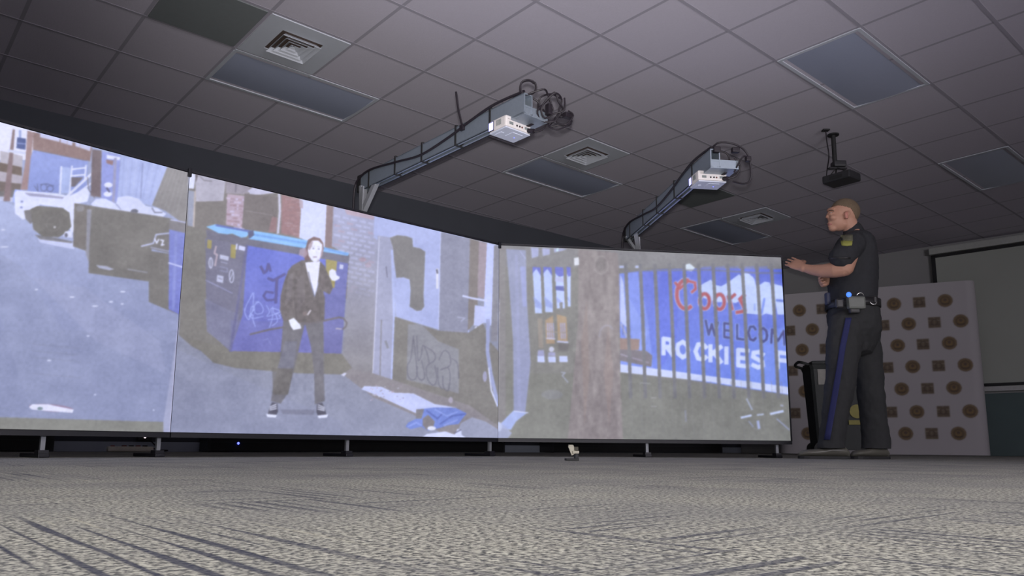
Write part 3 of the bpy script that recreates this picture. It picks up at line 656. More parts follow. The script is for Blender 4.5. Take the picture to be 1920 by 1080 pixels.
    P.line([(469, 627), (505, 618), (535, 613)], 3, (112, 107, 112)); P.line([(562, 609), (600, 603), (636, 595), (644, 597), (650, 605), (649, 612), (643, 617)], 3.2, (112, 107, 114)); P.line([(630, 616), (640, 617)], 2.5, (176, 170, 190))
    P.poly([(541, 600), (551, 596), (563, 609), (565, 616), (550, 619), (545, 612)], (232, 236, 255)); P.line([(577, 590), (582, 582)], 3, (205, 200, 214)); P.oval(571, 588, 4, 4, (128, 116, 118))
    for x, y, fl in ((512, 766, 1), (602, 767, -1)):
        P.poly([(x-10*fl, y+10), (x-6*fl, y-4), (x-2*fl, y-12), (x+8*fl, y-10), (x+9*fl, y+6), (x+5*fl, y+14), (x-12*fl, y+13)], (92, 92, 108)); P.poly([(x-13*fl, y+10), (x+7*fl, y+12), (x+5*fl, y+17), (x-11*fl, y+16)], (224, 228, 255))
        for i in range(3): P.line([(x-6*fl, y-3+i*3), (x+6*fl, y-8+i*4)], 1.6, (226, 230, 255))
    P.poly([(525, 768), (590, 768), (588, 778), (530, 776)], (124, 126, 148), .7)
    P.poly([(300, 306), (340, 306), (352, 590), (337, 592), (303, 812), (300, 812)], (150, 155, 188), .0)
    P.noise(9, 5, 11); P.noise(8, 16, 12, aspect=2); P.noise(8, 2, 13); P.noise(11, 34, 50); P.noise(8, 3.2, 51); P.blur(1.1)
    return P

LET = {'R': [[(0, 1), (0, 0), (.7, .02), (.9, .25), (.7, .5), (0, .5)], [(.35, .5), (1, 1)]], 'O': [[(.5, 0), (.08, .2), (0, .5), (.08, .8), (.5, 1), (.92, .8), (1, .5), (.92, .2), (.5, 0)]],
       'C': [[(1, .2), (.7, 0), (.25, .05), (0, .5), (.25, .95), (.7, 1), (1, .8)]], 'K': [[(0, 0), (0, 1)], [(1, 0), (.1, .55)], [(.35, .45), (1, 1)]], 'I': [[(.5, 0), (.5, 1)]],
       'E': [[(1, 0), (0, 0), (0, 1), (1, 1)], [(0, .5), (.85, .5)]], 'S': [[(1, .15), (.6, 0), (.1, .08), (.05, .35), (.9, .6), (.95, .85), (.5, 1), (0, .87)]], 'F': [[(1, 0), (0, 0), (0, 1)], [(0, .48), (.8, .48)]],
       'W': [[(0, 0), (.25, 1), (.5, .2), (.75, 1), (1, 0)]], 'L': [[(0, 0), (0, 1), (1, 1)]], 'M': [[(0, 1), (.05, 0), (.5, .8), (.95, 0), (1, 1)]], 'G': [[(1, .15), (.6, 0), (.1, .15), (0, .55), (.2, .95), (.8, 1), (1, .85), (1, .55), (.6, .55)]]}
def letter(P, ch, x, y, w, h, wd, c, sl=.14):
    for st in LET[ch]: P.line([(x+a*w, y+b*h+a*w*sl) for a, b in st], wd, c)

def paint_banner():
    P = Paint(925, 445, 1510, 835)
    P.a[:] = (129, 129, 128)
    Z7 = lambda *p: zz(p, 4.153, 920, 440); Z8 = lambda *p: zz(p, 4.5, 1140, 460)
    P.poly([(925, 445), (1510, 445), (1510, 505), (925, 500)], (134, 134, 139)); P.poly([(925, 700), (1160, 700), (1500, 745), (1500, 835), (925, 835)], (127, 128, 124), 1, (136, 137, 134))
    # seam strip, post and its foot
    P.poly([(933, 460), (948, 462), (948, 830), (925, 830)], (136, 134, 138)); P.line([(936, 560), (929, 835)], 2, (168, 166, 190), .8); P.line([(935, 585), (933, 620)], 2, (205, 208, 236)); P.oval(931, 570, 6, 3, (180, 180, 205))
    P.poly([(949, 467), (986, 469), (988, 560), (995, 680), (985, 773), (963, 773), (962, 640), (955, 540)], (150, 156, 188), 1, (146, 152, 190)); P.line([(975, 470), (985, 485)], 1.5, (176, 182, 220)); P.line([(968, 480), (974, 760)], 6, (160, 166, 206), .5)
    P.poly([(975, 500), (986, 500), (988, 575), (980, 575)], (158, 166, 218), .8)
    P.poly([(962, 770), (990, 773), (968, 790), (958, 806), (932, 801)], (166, 180, 232)); P.line([(964, 771), (990, 774)], 2, (206, 214, 250)); P.poly([(933, 790), (945, 797), (960, 812), (950, 825), (930, 825)], (170, 178, 218), .8); P.oval(935, 800, 6, 9, (206, 214, 246), .7)
    # left opening
    for q in (Z7((312, 100), (375, 103), (372, 170), (320, 185)), Z7((400, 105), (460, 108), (460, 155), (405, 168)), Z7((492, 108), (600, 112), (560, 125), (495, 140))): P.poly(q, (166, 172, 212))
    P.poly(Z7((515, 105), (530, 105), (525, 130), (510, 130)), (196, 226, 240))
    for i, (x0, x1, xb0, xb1, yb) in enumerate(((325, 388, 345, 400, 612), (408, 475, 425, 485, 605), (500, 565, 515, 578, 575), (590, 622, 600, 622, 560))):
        P.poly(Z7((x0, 250), (x1, 255), (x1+4, 330), (x0+2, 320)), (108, 116, 206)); P.poly(Z7((x0+3, 300), ((x0+x1)/2, 265 if i < 2 else 330), (x1+2, 320), (xb1, yb), (xb0, yb)), (186, 202, 250))
        P.poly(Z7((x0+6, 480), (x1+8, 540), (xb1, yb-30), (xb0, yb-50)), (150, 165, 228), .8)
    P.poly(Z7((500, 330), (568, 340), (568, 370), (500, 365)), (178, 184, 232)); P.poly(Z7((503, 400), (568, 400), (572, 440), (505, 430)), (100, 108, 180)); P.poly(Z7((535, 530), (560, 525), (562, 600), (540, 600)), (130, 130, 136))
    P.poly(Z7((365, 650), (400, 655), (410, 880), (375, 880)), (150, 142, 136)); P.poly(Z7((425, 665), (485, 630), (500, 850), (432, 850)), (170, 148, 126)); P.poly(Z7((515, 620), (590, 640), (600, 830), (522, 830)), (172, 150, 126))
    for x in (440, 455, 470, 486, 545, 560, 575): P.line(Z7((x, 690), (x+6, 810)), 1.6, (166, 174, 232))
    P.line(Z7((435, 808), (500, 812)), 2, (196, 200, 236)); P.line(Z7((435, 755), (600, 765)), 1.5, (160, 150, 140)); P.line(Z7((520, 832), (600, 838)), 3, (190, 196, 236)); P.oval(1034, 655, 5, 5, (196, 200, 226)); P.poly(Z7((525, 850), (610, 850), (600, 910), (530, 905)), (116, 114, 116))
    for q in (Z7((368, 900), (415, 900), (420, 945), (362, 945)), Z7((450, 915), (502, 915), (505, 945), (445, 945))): P.poly(q, (158, 160, 200))
    for q in (Z7((362, 945), (418, 945), (422, 995), (364, 993)), Z7((445, 948), (505, 948), (508, 995), (450, 995)), Z7((533, 945), (598, 945), (600, 993), (535, 993))): P.poly(q, (192, 202, 246))
    # wooden pole
    P.poly([(1084, 466), (1158, 474), (1164, 560), (1160, 640), (1168, 830), (1064, 830), (1076, 700), (1084, 600)], (142, 135, 138)); P.noise(20, 26, 21, [(1084, 466), (1158, 474), (1168, 830), (1064, 830)], .35); P.noise(14, 7, 22, [(1084, 466), (1158, 474), (1168, 830), (1064, 830)], .6)
    P.poly([(1090, 640), (1100, 560), (1105, 700), (1096, 800)], (152, 136, 132), .5); P.poly([(1140, 600), (1150, 700), (1142, 800), (1132, 700)], (156, 140, 138), .5); P.oval(1127, 496, 9, 13, (122, 118, 120), .7); P.ring(1127, 497, 13, 17, 2.5, (156, 150, 154), .6); P.ring(1138, 630, 14, 20, 3, (154, 152, 168), .5, 3.0, 5.6)
    P.poly([(1076, 484), (1085, 482), (1086, 497), (1077, 498)], (222, 226, 240))
    # banner
    bn = [(1161, 513), (1230, 505), (1320, 503), (1500, 505), (1500, 745), (1482, 741), (1330, 718), (1163, 692)]
    P.poly(bn, (106, 120, 216), 1, (118, 142, 236))
    P.poly([(1161, 513), (1195, 510), (1215, 600), (1225, 695), (1163, 692)], (138, 158, 240), .7); P.poly([(1240, 505), (1275, 504), (1268, 640), (1240, 690), (1228, 620)], (96, 112, 222), .5)
    P.poly([(1180, 560), (1215, 620), (1205, 660), (1185, 640)], (156, 176, 248), .5); P.poly([(1400, 640), (1500, 600), (1500, 740), (1380, 724)], (134, 160, 244), .5)
    P.poly([(1163, 515), (1169, 530), (1172, 575), (1176, 615), (1163, 603)], (186, 198, 244)); P.line([(1165, 608), (1175, 632)], 4, (168, 176, 220)); P.line([(1168, 610), (1168, 628)], 1, (100, 104, 150))
    for x in range(1166, 1210, 30): P.poly([(x-5, 498), (x+5, 498), (x+5, 503), (x-5, 503)], (190, 202, 250), .8)
    for x, a in ((1325, .5), (1350, .5), (1376, .4), (1405, .5), (1430, .5)): P.poly([(x-9, 500), (x+9, 499), (x+10, 515), (x-8, 513)], (112, 126, 216), a)
    P.poly([(1281, 497), (1293, 494), (1303, 502), (1297, 509), (1283, 507)], (210, 222, 240))
    wt = (192, 208, 252)
    P.poly([(1309, 540), (1318, 532), (1333, 524), (1338, 533), (1352, 537), (1361, 532), (1371, 525), (1386, 514), (1390, 518), (1392, 560), (1380, 568), (1340, 566), (1318, 558)], wt)
    P.poly([(1394, 512), (1404, 513), (1414, 522), (1420, 545), (1424, 560), (1423, 590), (1400, 588), (1396, 560)], wt)
    P.poly([(1423, 535), (1434, 528), (1443, 530), (1449, 548), (1453, 592), (1436, 588), (1426, 592), (1424, 570)], wt); P.line([(1433, 560), (1428, 588)], 4, (128, 150, 238))
    P.poly([(1450, 532), (1466, 536), (1474, 545), (1476, 590), (1458, 590), (1452, 560)], wt); P.line([(1456, 563), (1476, 565)], 4.5, (118, 138, 222)); P.line([(1415, 570), (1415, 582)], 3, (128, 150, 238), .6)
    # red script
    for wd, c in ((9.5, (176, 180, 226)), (6.6, (176, 98, 108))):
        P.ring(1286, 552, 17, 27, wd, c, 1, 1.0, 4.9); P.line([(1266, 530), (1275, 541), (1290, 527), (1303, 530), (1304, 542), (1297, 548)], wd*.7, c)
        P.ring(1321, 565, 9, 14, wd*.9, c); P.ring(1349, 566, 9, 14, wd*.9, c); P.line([(1366, 556), (1372, 580)], wd, c); P.line([(1367, 562), (1378, 552)], wd*.8, c)
        P.line([(1396, 553), (1387, 561), (1393, 572), (1397, 583), (1381, 586)], wd*.9, c)
    for ch, x, y, wd in (('W', 1323, 601, 23), ('E', 1358, 606, 13), ('L', 1382, 609, 12), ('C', 1403, 611, 14), ('O', 1424, 614, 14), ('M', 1446, 617, 25)):
        letter(P, ch, x, y, wd, 26, 6.6, (158, 174, 240)); letter(P, ch, x, y, wd, 26, 4.4, (76, 86, 142))
    for ch, x, y, wd in (('R', 1244, 636, 17), ('O', 1270, 641, 20), ('C', 1304, 645, 20), ('K', 1332, 649, 20), ('I', 1360, 653, 4), ('E', 1384, 657, 19), ('S', 1411, 660, 20), ('F', 1458, 662, 22)): letter(P, ch, x, y-1, wd, 29, 8.2, (204, 216, 255), .1)
    P.poly([(1162, 634), (1199, 636), (1198, 656), (1162, 660)], (152, 132, 128)); P.poly([(1162, 655), (1212, 658), (1223, 667), (1221, 688), (1162, 676)], (126, 121, 130)); P.line([(1164, 664), (1178, 669)], 2.5, (160, 154, 176)); P.line([(1186, 671), (1216, 680)], 3, (150, 144, 166))
    P.poly([(1163, 683), (1250, 694), (1482, 726), (1500, 728), (1500, 745), (1482, 740), (1330, 716), (1163, 698)], (202, 212, 250))
    for i in range(13):
        xt, xb = 1173+27.3*i, 1182.5+27.7*i
        P.line([(xt, 496), (xt+(xb-xt)*.35+1, 590), (xb, 745)], 6.2, (121, 122, 130))
    P.line([(1163, 508), (1330, 506), (1420, 512), (1500, 512)], 3, (124, 126, 142), .7)
    # lower fence boards, scratches
    for x in range(1180, 1490, 19): P.line([(x, 715), (x+8, 826)], 1.2, (140, 142, 146), .5)
    s = (196, 208, 244)
    P.line([(1390, 783), (1408, 779)], 4, s); P.line([(1420, 778), (1431, 777)], 3, (178, 188, 216)); P.line([(1445, 776), (1468, 771)], 4.5, s); P.line([(1400, 748), (1410, 768)], 3, (158, 166, 190)); P.line([(1421, 790), (1423, 803)], 5, (168, 178, 220)); P.line([(1404, 790), (1412, 800)], 2.5, (152, 158, 184)); P.line([(1456, 785), (1480, 806)], 2, (160, 168, 206)); P.line([(1464, 760), (1468, 761)], 3, (165, 170, 196))
    P.line([(1052, 698), (1060, 699), (1054, 704), (1065, 717)], 2, (156, 162, 186)); P.line([(1221, 746), (1230, 746)], 2, (160, 160, 166)); P.line([(1221, 762), (1231, 762)], 2, (160, 160, 166)); P.line([(1200, 718), (1218, 719)], 2, (150, 152, 158)); P.line([(1285, 770), (1286, 790)], 3, (146, 150, 174), .7)
    P.oval(1035, 740, 20, 9, (140, 142, 154), .5)
    P.noise(9, 6, 31); P.noise(6, 20, 32); P.noise(7, 2, 33); P.noise(11, 34, 50); P.noise(8, 3.2, 51); P.blur(1.2)
    return P

def picture_mat():
    mt = bpy.data.materials.new('projected_picture'); mt.use_nodes = True; nt = mt.node_tree; N = nt.nodes; L = nt.links
    b = N['Principled BSDF']; b.inputs['Base Color'].default_value = (.205, .205, .205, 1); b.inputs['Roughness'].default_value = .9; b.inputs['Specular IOR Level'].default_value = .1
    at = N.new('ShaderNodeVertexColor'); at.layer_name = 'picture'
    L.new(at.outputs['Color'], b.inputs['Emission Color']); b.inputs['Emission Strength'].default_value = PIC_GAIN
    return mt
PIC_GAIN = 1.0
AMBIENT = (1.0, .965, .93)      # tint of the room light already on the grey screen cloth
M_PIC = picture_mat()
np_rt, np_up, np_fw, np_eye = (np.array(v) for v in (RT, UP, FW, EYE))
ZT, ZB = 1.4988+HC, .0571+HC
S1 = Vector((-1.7031, 4.0515)); S2 = Vector((.0396, 5.5407)); S3 = Vector((2.284, 5.8407))
_a = math.radians(46); S0 = S1 - Vector((math.cos(_a), math.sin(_a)))*2.28

def make_screen(p, q, paint, label, nx=560, ny=400, mirror=False, posts=(.5, .985), end=False, amb=.10):
    w = (q-p).length; ang = math.atan2(q.y-p.y, q.x-p.x); h = ZT-ZB
    t = empty('projection_screen', (p.x, p.y, 0), ang); tag(t, label, 'projection screen', 'row of projection screens on low stands')
    # picture surface: local x along the screen, -y faces the viewer
    u = np.linspace(0, 1, nx+1); v = np.linspace(0, 1, ny+1); U, V = np.meshgrid(u, v); U = U.ravel(); V = V.ravel()
    bz = .004; bxr = .012 if end else .0015
    X = .0015+(w-.0015-bxr)*U; Zc = ZB+bz+(h-2*bz)*V; co = np.stack([X, np.zeros_like(X)-.001, Zc], 1)
    us = X/w
    if mirror:
        us = np.where(us < .56, 1.12-us, us)
    wp = np.stack([p.x+(q.x-p.x)*us, p.y+(q.y-p.y)*us, Zc], 1)-np_eye
    dpt = wp@np_fw; PX = PCX+FPX*(wp@np_rt)/dpt; PY = PCY-FPX*(wp@np_up)/dpt
    c = np.clip(paint.sample(PX, PY), 0, 255)/255
    c = np.where(c <= .04045, c/12.92, ((c+.055)/1.055)**2.4)
    c = np.maximum(c-amb*np.array(AMBIENT)[None, :], 0)
    idx = np.arange((nx+1)*(ny+1)).reshape(ny+1, nx+1)
    F = np.stack([idx[:-1, :-1], idx[:-1, 1:], idx[1:, 1:], idx[1:, :-1]], -1).reshape(-1, 4)
    me = bpy.data.meshes.new('picture_surface'); me.vertices.add(len(co)); me.vertices.foreach_set('co', co.ravel())
    me.loops.add(F.size); me.loops.foreach_set('vertex_index', F.ravel().astype(np.int32))
    me.polygons.add(len(F)); me.polygons.foreach_set('loop_start', np.arange(0, F.size, 4, dtype=np.int32)); me.polygons.foreach_set('loop_total', np.full(len(F), 4, np.int32))
    me.update(); me.validate()
    ca = me.color_attributes.new('picture', 'FLOAT_COLOR', 'POINT'); ca.data.foreach_set('color', np.concatenate([c, np.ones((len(c), 1))], 1).astype(np.float32).ravel())
    me.materials.append(M_PIC)
    o = bpy.data.objects.new('picture_surface', me); COL.objects.link(o); o.parent = t
    f = B(); d = .028; e = .012
    bx(f, (w/2, d/2+.003, (ZT+ZB)/2), (w-.004, d-.004, h-.002))
    bx(f, (w/2, d/2, ZT+e/2), (w-.006, d+.008, e)); bx(f, (w/2, d/2, ZB-.012), (w-.006, d+.010, .024))
    if end: bx(f, (w-.005, d/2, (ZT+ZB)/2), (.010, d+.008, h))
    obj('frame', f, M_BLACK, t)
    for fx in posts:
        lg = B(); x = w*fx
        bx(lg, (x, .05, (ZB-.02)/2+.006), (.020, .020, ZB-.03))
        obj('post', lg, M_ALUL, t)
        ft = B(); bx(ft, (x, .16, .010), (.05, .30, .018), None, 0, .004); bx(ft, (x, .05, .026), (.045, .06, .02)); obj('foot', ft, M_BLACK, t)
    if not end:
        cl = B(); bx(cl, (w-.004, -.012, ZT-.006), (.020, .016, .050), None, 0, .004); obj('seam_clip', cl, M_BLACK, t)
    return t
make_screen(S0, S1, paint_alley(), 'left projection screen showing an alley with a white truck and black dumpsters', mirror=True, posts=(.743, .983), amb=.072)
make_screen(S1, S2, paint_woman(), 'middle projection screen showing a woman with a cane beside a blue dumpster', posts=(.475, .985))
make_screen(S2, S3, paint_banner(), 'right projection screen showing a blue banner behind dark bars and a wooden pole', posts=(.5, .955), end=True)

# ------------------------------------------------------------------ projectors on arms above the screens
def coil(c, r, turns, n, ax, jit, seed, flat=1.0):
    rg = random.Random(seed); ax = Vector(ax).normalized(); s = ax.orthogonal().normalized(); t_ = ax.cross(s); pts = []
    for i in range(n*turns+1):
        a = 2*PI*i/n
        pts.append(Vector(c)+(s*math.cos(a)*flat+t_*math.sin(a))*(r+rg.uniform(-jit, jit))+ax*(rg.uniform(-jit, jit)+i*.002))
    return pts
def projector_arm(p, q, frac, dx, dz, label_arm, label_proj, lenx, seed, messy):
    mid = p+(q-p)*frac; ang = math.atan2(q.y-p.y, q.x-p.x)
    t = empty('projector_stand', (mid.x, mid.y, 0), ang); tag(t, label_arm, 'projector stand', 'projector stands above the screens')
    zt, zb = 1.856+dz, 1.748+dz; zc = (zt+zb)/2; X = .02+dx
    f = B(); bx(f, (.0, .052, (ZT+zb)/2-.03), (.034, .030, zb-ZT+.10), None, 0, .004); obj('post', f, M_ALUL, t)
    f = B(); beam(f, (0, .046, ZT+.035), (X-.012, -.10, zb+.03), .030, .034); beam(f, (0, .075, ZT+.01), (X-.03, .075, zb+.03), .024, .02); obj('brace', f, M_ALUL, t)
    # beam: a folded channel with flanges
    f = B(); y0, y1 = .09, -1.52
    bx(f, (X+.026, (y0+y1)/2, zc), (.006, y0-y1, zt-zb)); bx(f, (X-.026, (y0+y1)/2, zc), (.006, y0-y1, zt-zb)); bx(f, (X, (y0+y1)/2, zt-.003), (.058, y0-y1, .006))
    bx(f, (X, (y0+y1)/2, zc-.018), (.046, y0-y1, .006)); bx(f, (X-.020, (y0+y1)/2, zb+.003), (.018, y0-y1, .006)); bx(f, (X+.020, (y0+y1)/2, zb+.003), (.018, y0-y1, .006))
    obj('channel_beam', f, M_ALU, t)
    f = B(); bx(f, (X, .105, zc), (.066, .05, .12), None, 0, .008); obj('end_cap', f, M_CASE, t)
    f = B(); bx(f, (X+.055, -1.40, zb-.004), (.17, .24, .006)); bx(f, (X+.055, -1.515, zb+.02), (.17, .006, .05)); obj('mounting_plate', f, M_ALU, t)
    for i, yy in enumerate((-.02, -.33, -.62, -.95, -1.25)):
        f = B(); bx(f, (X, yy, zc+.004), (.066, .016, zt-zb+.016), None, 0, .003); obj('cable_tie', f, M_CASE, t)
    # cable along the beam, and the loops at its end
    f = B(); tube(f, [(X-.034, .16, ZT+.02), (X-.036, .15, zc-.03), (X-.038, .09, zc+.03), (X-.036, -.05, zt), (X-.034, -.35, zt-.035), (X-.035, -.62, zc-.015), (X-.035, -.90, zc+.01), (X-.036, -1.1, zt-.01), (X-.034, -1.3, zt+.014), (X-.01, -1.5, zt+.02)], .0075); obj('signal_cable', f, M_CABLE, t)
    f = B(); tube(f, [(X-.0, .12, zt-.02), (X, -.1, zt+.006), (X+.01, -.5, zt+.007), (X-.01, -.9, zt+.006), (X+.008, -1.2, zt+.012), (X, -1.45, zt+.02)], .006); obj('power_cable', f, M_CABLE, t)
    if messy:
        f = B(); tube(f, [(X-.036, -1.02, zt-.02), (X-.05, -1.0, zt+.08), (X-.058, -.985, zt+.19)], .006); bx(f, (X-.036, -1.02, zt-.03), (.02, .03, .03)); obj('stray_cable_end', f, M_CABLE, t)
        f = B(); tube(f, coil((X-.01, -1.53, zt+.035), .040, 2, 10, (.55, .75, .2), .003, seed), .0048, k=3); obj('coiled_cable', f, M_CABLE, t)
        f = B()
        tube(f, coil((X+.13, -1.57, zc+.005), .055, 3, 7, (.2, .9, .35), .022, seed+1, 1.3), .0050, k=4)
        tube(f, coil((X+.20, -1.56, zc-.03), .045, 3, 7, (.5, .7, -.3), .022, seed+2, 1.4), .0045, k=4)
        tube(f, [(X, -1.53, zt), (X+.05, -1.58, zt+.02), (X+.10, -1.56, zt+.015), (X+.15, -1.55, zc)], .005)
        bx(f, (X+.085, -1.545, zc), (.026, .03, .06), Matrix.Rotation(.02, 4, 'Y'), 0, .004); bx(f, (X+.235, -1.57, zc-.01), (.05, .03, .026), None, 0, .004)
        obj('cable_bundle', f, M_CABLE, t)
    else:
        f = B(); tube(f, [(X-.01, -1.47, zt+.01), (X+.02, -1.53, zt+.035), (X+.10, -1.55, zt+.025), (X+.17, -1.54, zt-.005), (X+.205, -1.53, zc-.01), (X+.21, -1.52, zb-.06), (X+.18, -1.50, zb-.085), (X+.13, -1.46, zb-.06)], .0055)
        tube(f, [(X+.20, -1.53, zc+.01), (X+.15, -1.55, zc), (X+.12, -1.5, zb-.02)], .005); obj('cable_loop', f, M_CABLE, t)
        for c_, s_ in (((X+.01, -1.52, zt-.005), (.04, .03, .035)), ((X+.12, -1.53, zt-.005), (.045, .03, .03)), ((X+.195, -1.53, zc), (.03, .03, .03))):
            f = B(); bx(f, c_, s_, None, 0, .006); obj('cable_connector', f, M_CABLE, t)
    # the projector itself, hanging under the beam
    k = empty('projector', (0, 0, 0), 0)
    Mw = Matrix.Rotation(ang, 4, 'Z'); pc = Mw @ Vector((dx+.045, -1.35, 0)); k.location = (mid.x+pc.x, mid.y+pc.y, 1.70+dz); k.rotation_euler = (0, 0, ang)
    tag(k, label_proj, 'projector', 'white projectors under the arms')
    W, D, H = .178, .138, .064
    f = B(); bx(f, (0, 0, H/2+.001), (W, D, H-.004), None, 0, .010); obj('body', f, M_PROJ, k, False)
    f = B(); bx(f, (0, 0, -.0015), (W-.006, D-.006, .007), None, 0, .003); bx(f, (.02, -.01, -.006), (.07, .06, .003), None, 0, .001); bx(f, (-.055, .02, -.006), (.02, .05, .003)); obj('base_cover', f, M_PROJG, k)
    f = B(); bx(f, (0, .0, H+.010), (.09, .07, .022)); obj('bracket', f, M_ALU, k)
    f = B(); bx(f, (-W/2-.001, D/2-.022, .031), (.004, .034, .044), None, 0, .001); bx(f, (-.04, D/2+.001, .031), (.06, .004, .04)); obj('lens_window', f, M_LENS, k)
    f = B(); bx(f, (-W/2+.001, D/2-.022, .031), (.006, .042, .052), None, 0, .002); obj('lens_surround', f, M_DARKM, k)
    f = B()
    for i in range(5): bx(f, (-W/2-.0005, -.030+i*.008, .036), (.003, .0035, .03))
    obj('side_vent', f, M_PANELG, k)
    for i, xx in enumerate((-.012, .008, .024)):
        f = B(); cyl(f, (xx, -D/2-.002, .022), (xx, -D/2+.004, .022), .0052, 12); obj('audio_port', f, M_CABLE if i < 2 else mat('port_brown', (.14, .05, .04, 1), .5), k)
    for a_, b_ in ((-.052, .026), (.055, .024)):
        f = B(); bx(f, (a_, -D/2-.0005, .024), (b_, .004, .014)); obj('video_port', f, M_PANELG, k)
    f = B(); bx(f, (-.03, -D/2-.0002, .044), (.09, .002, .004)); obj('port_legend', f, mat('port_text_grey', (.45, .42, .42, 1), .5), k)
    f = B(); ell(f, (.035, .005, -.0085), (.003, .003, .002), None, 10); obj('status_light', f, M_LED, k)
    f = B(); cyl(f, (.070, -D/2+.002, .018), (.080, -D/2-.030, .008), .013, 12); bx(f, (.064, -D/2-.018, .050), (.022, .045, .024), None, 0, .004); obj('plug', f, M_CABLE, k)
    f = B(); tube(f, [(.064, -D/2-.03, .055), (.07, -D/2-.08, .09), (.05, -D/2-.10, .13), (.02, -D/2-.09, .15)], .0055); tube(f, [(.08, -D/2-.03, .008), (.12, -D/2-.05, .02), (.14, -D/2-.07, .07), (.10, -D/2-.08, .12)], .005); obj('power_lead', f, M_CABLE, k)
projector_arm(S1, S2, .5, 0.0, 0.0, 'long grey metal arm rising over the middle screen with tangled black cables at its end', 'nearest white projector, hung under the tangled grey arm over the middle screen', 0, 5, True)
projector_arm(S2, S3, .485, -.075, -.075, 'shorter looking grey metal arm over the right screen with one black cable loop', 'farther white projector hung under the arm over the right screen', 0, 9, False)

# ------------------------------------------------------------------ black projector hanging from the ceiling
t = empty('ceiling_projector', (3.04, 6.455, ZC)); tag(t, 'black projector hanging from the ceiling on a short black pole, above the person in uniform', 'projector')
cs = [Vector((x, y, 0)) for x, y in ((2.931, 6.491), (3.08, 6.297), (3.236, 6.401), (3.084, 6.587))]
cc = sum(cs, Vector())/4; an = math.atan2(cs[1].y-cs[0].y, cs[1].x-cs[0].x); o3 = Vector((3.04, 6.455, 0))
M = Matrix.Translation(cc-o3) @ Matrix.Rotation(an, 4, 'Z'); z0 = 2.40-ZC
f = B(); bx(f, (0, 0, z0+.042), (.255, .195, .072), M, 0, .014); obj('body', f, M_DARKM, t)
f = B(); bx(f, (.0, -.098, z0+.040), (.12, .006, .030), M, 0, .002); bx(f, (.03, -.100, z0+.044), (.05, .004, .012), M); obj('vent_grille', f, M_CASE, t)
f = B(); cyl(f, M @ Vector((-.129, -.03, z0+.042)), M @ Vector((-.118, -.03, z0+.042)), .026, 20); obj('lens', f, mat('dark_lens', (.03, .04, .07, 1), .12), t, True)
f = B(); cyl(f, (0, 0, -.001), (0, 0, -.285), .019, 16); obj('pole', f, M_CASE, t)
f = B(); cyl(f, (0, 0, -.001), (0, 0, -.012), .05, 20); obj('ceiling_flange', f, M_CASE, t)
f = B(); bx(f, (.03, 0, -.285), (.11, .09, .055), None, 0, .012); bx(f, (.02, .0, -.32), (.16, .03, .012)); obj('tilt_head', f, M_DARKM, t)
f = B()
for sx, sy in ((-.08, -.05), (.08, -.05), (-.08, .05), (.08, .05)): beam(f, (.01, 0, -.31), M @ Vector((sx, sy, z0+.078)), .012, .006)
obj('bracket_leg', f, M_CASE, t)
c0 = at_z(1548, 243, ZC)-o3; c0.z = -.004
f = B(); bx(f, (c0.x, c0.y, -.007), (.06, .05, .012), None, 0, .004); obj('cable_outlet', f, M_CASE, t)
f = B(); tube(f, [c0, (c0.x+.005, c0.y, -.12), (c0.x+.01, c0.y-.01, -.25), M @ Vector((-.10, -.05, z0+.14)), M @ Vector((-.115, -.04, z0+.075))], .005); obj('power_cable', f, M_CABLE, t)

# ------------------------------------------------------------------ far wall: pull-down screen, wainscot
WA = (FAR-Vector((0, 0))).copy(); WD = (RIGHT-FAR).normalized(); WN = Vector((WD.y, -WD.x))
if (cen-FAR).dot(WN) < 0: WN = -WN
wang = math.atan2(WD.y, WD.x)
def wall_box(u0, u1, z0, z1, off, th, bev=0):
    return box(((u0+u1)/2, -(off+th/2), (z0+z1)/2), (u1-u0, th, z1-z0), bev)
sgn = 1 if (Matrix.Rotation(wang, 2) @ Vector((0, -1))).dot(WN) > 0 else -1
t = empty('wall_projection_screen', (FAR.x, FAR.y, 0), wang); tag(t, 'pale grey pull-down projection screen with black border on the far right wall', 'projection screen')
M_FAB = mat('grey_screen_fabric', (.42, .44, .40, 1), .85, noise=.05, nscale=2)
obj('fabric', wall_box(2.93, 5.86, .93, 2.68, .05, .004), M_FAB, t)
f = B()
for a in ((2.90, 2.95, .895, 2.72), (5.84, 5.89, .895, 2.72), (2.90, 5.89, 2.68, 2.72), (2.90, 5.89, .895, .93)): bx(f, ((a[0]+a[1])/2, -.0535, (a[2]+a[3])/2), (a[1]-a[0], .013, a[3]-a[2]))
obj('black_border', f, M_CASE, t)
obj('roller_case', wall_box(2.885, 5.905, 2.725, 2.815, .004, .10, .012), mat('white_painted_case', (.46, .47, .45, 1), .5), t)
obj('bottom_bar', wall_box(2.90, 5.89, .825, .89, .02, .045, .008), mat('pale_bar', (.50, .50, .50, 1), .5), t)
wq = FAR+WD*3.0; 
o = obj('wainscot_panel', wall_box(2.6, 12, .002, .80, .002, .018), M_TEAL); o.location = (FAR.x, FAR.y, 0); o.rotation_euler = (0, 0, wang); o.name = 'trim_1'; o['kind'] = 'structure'

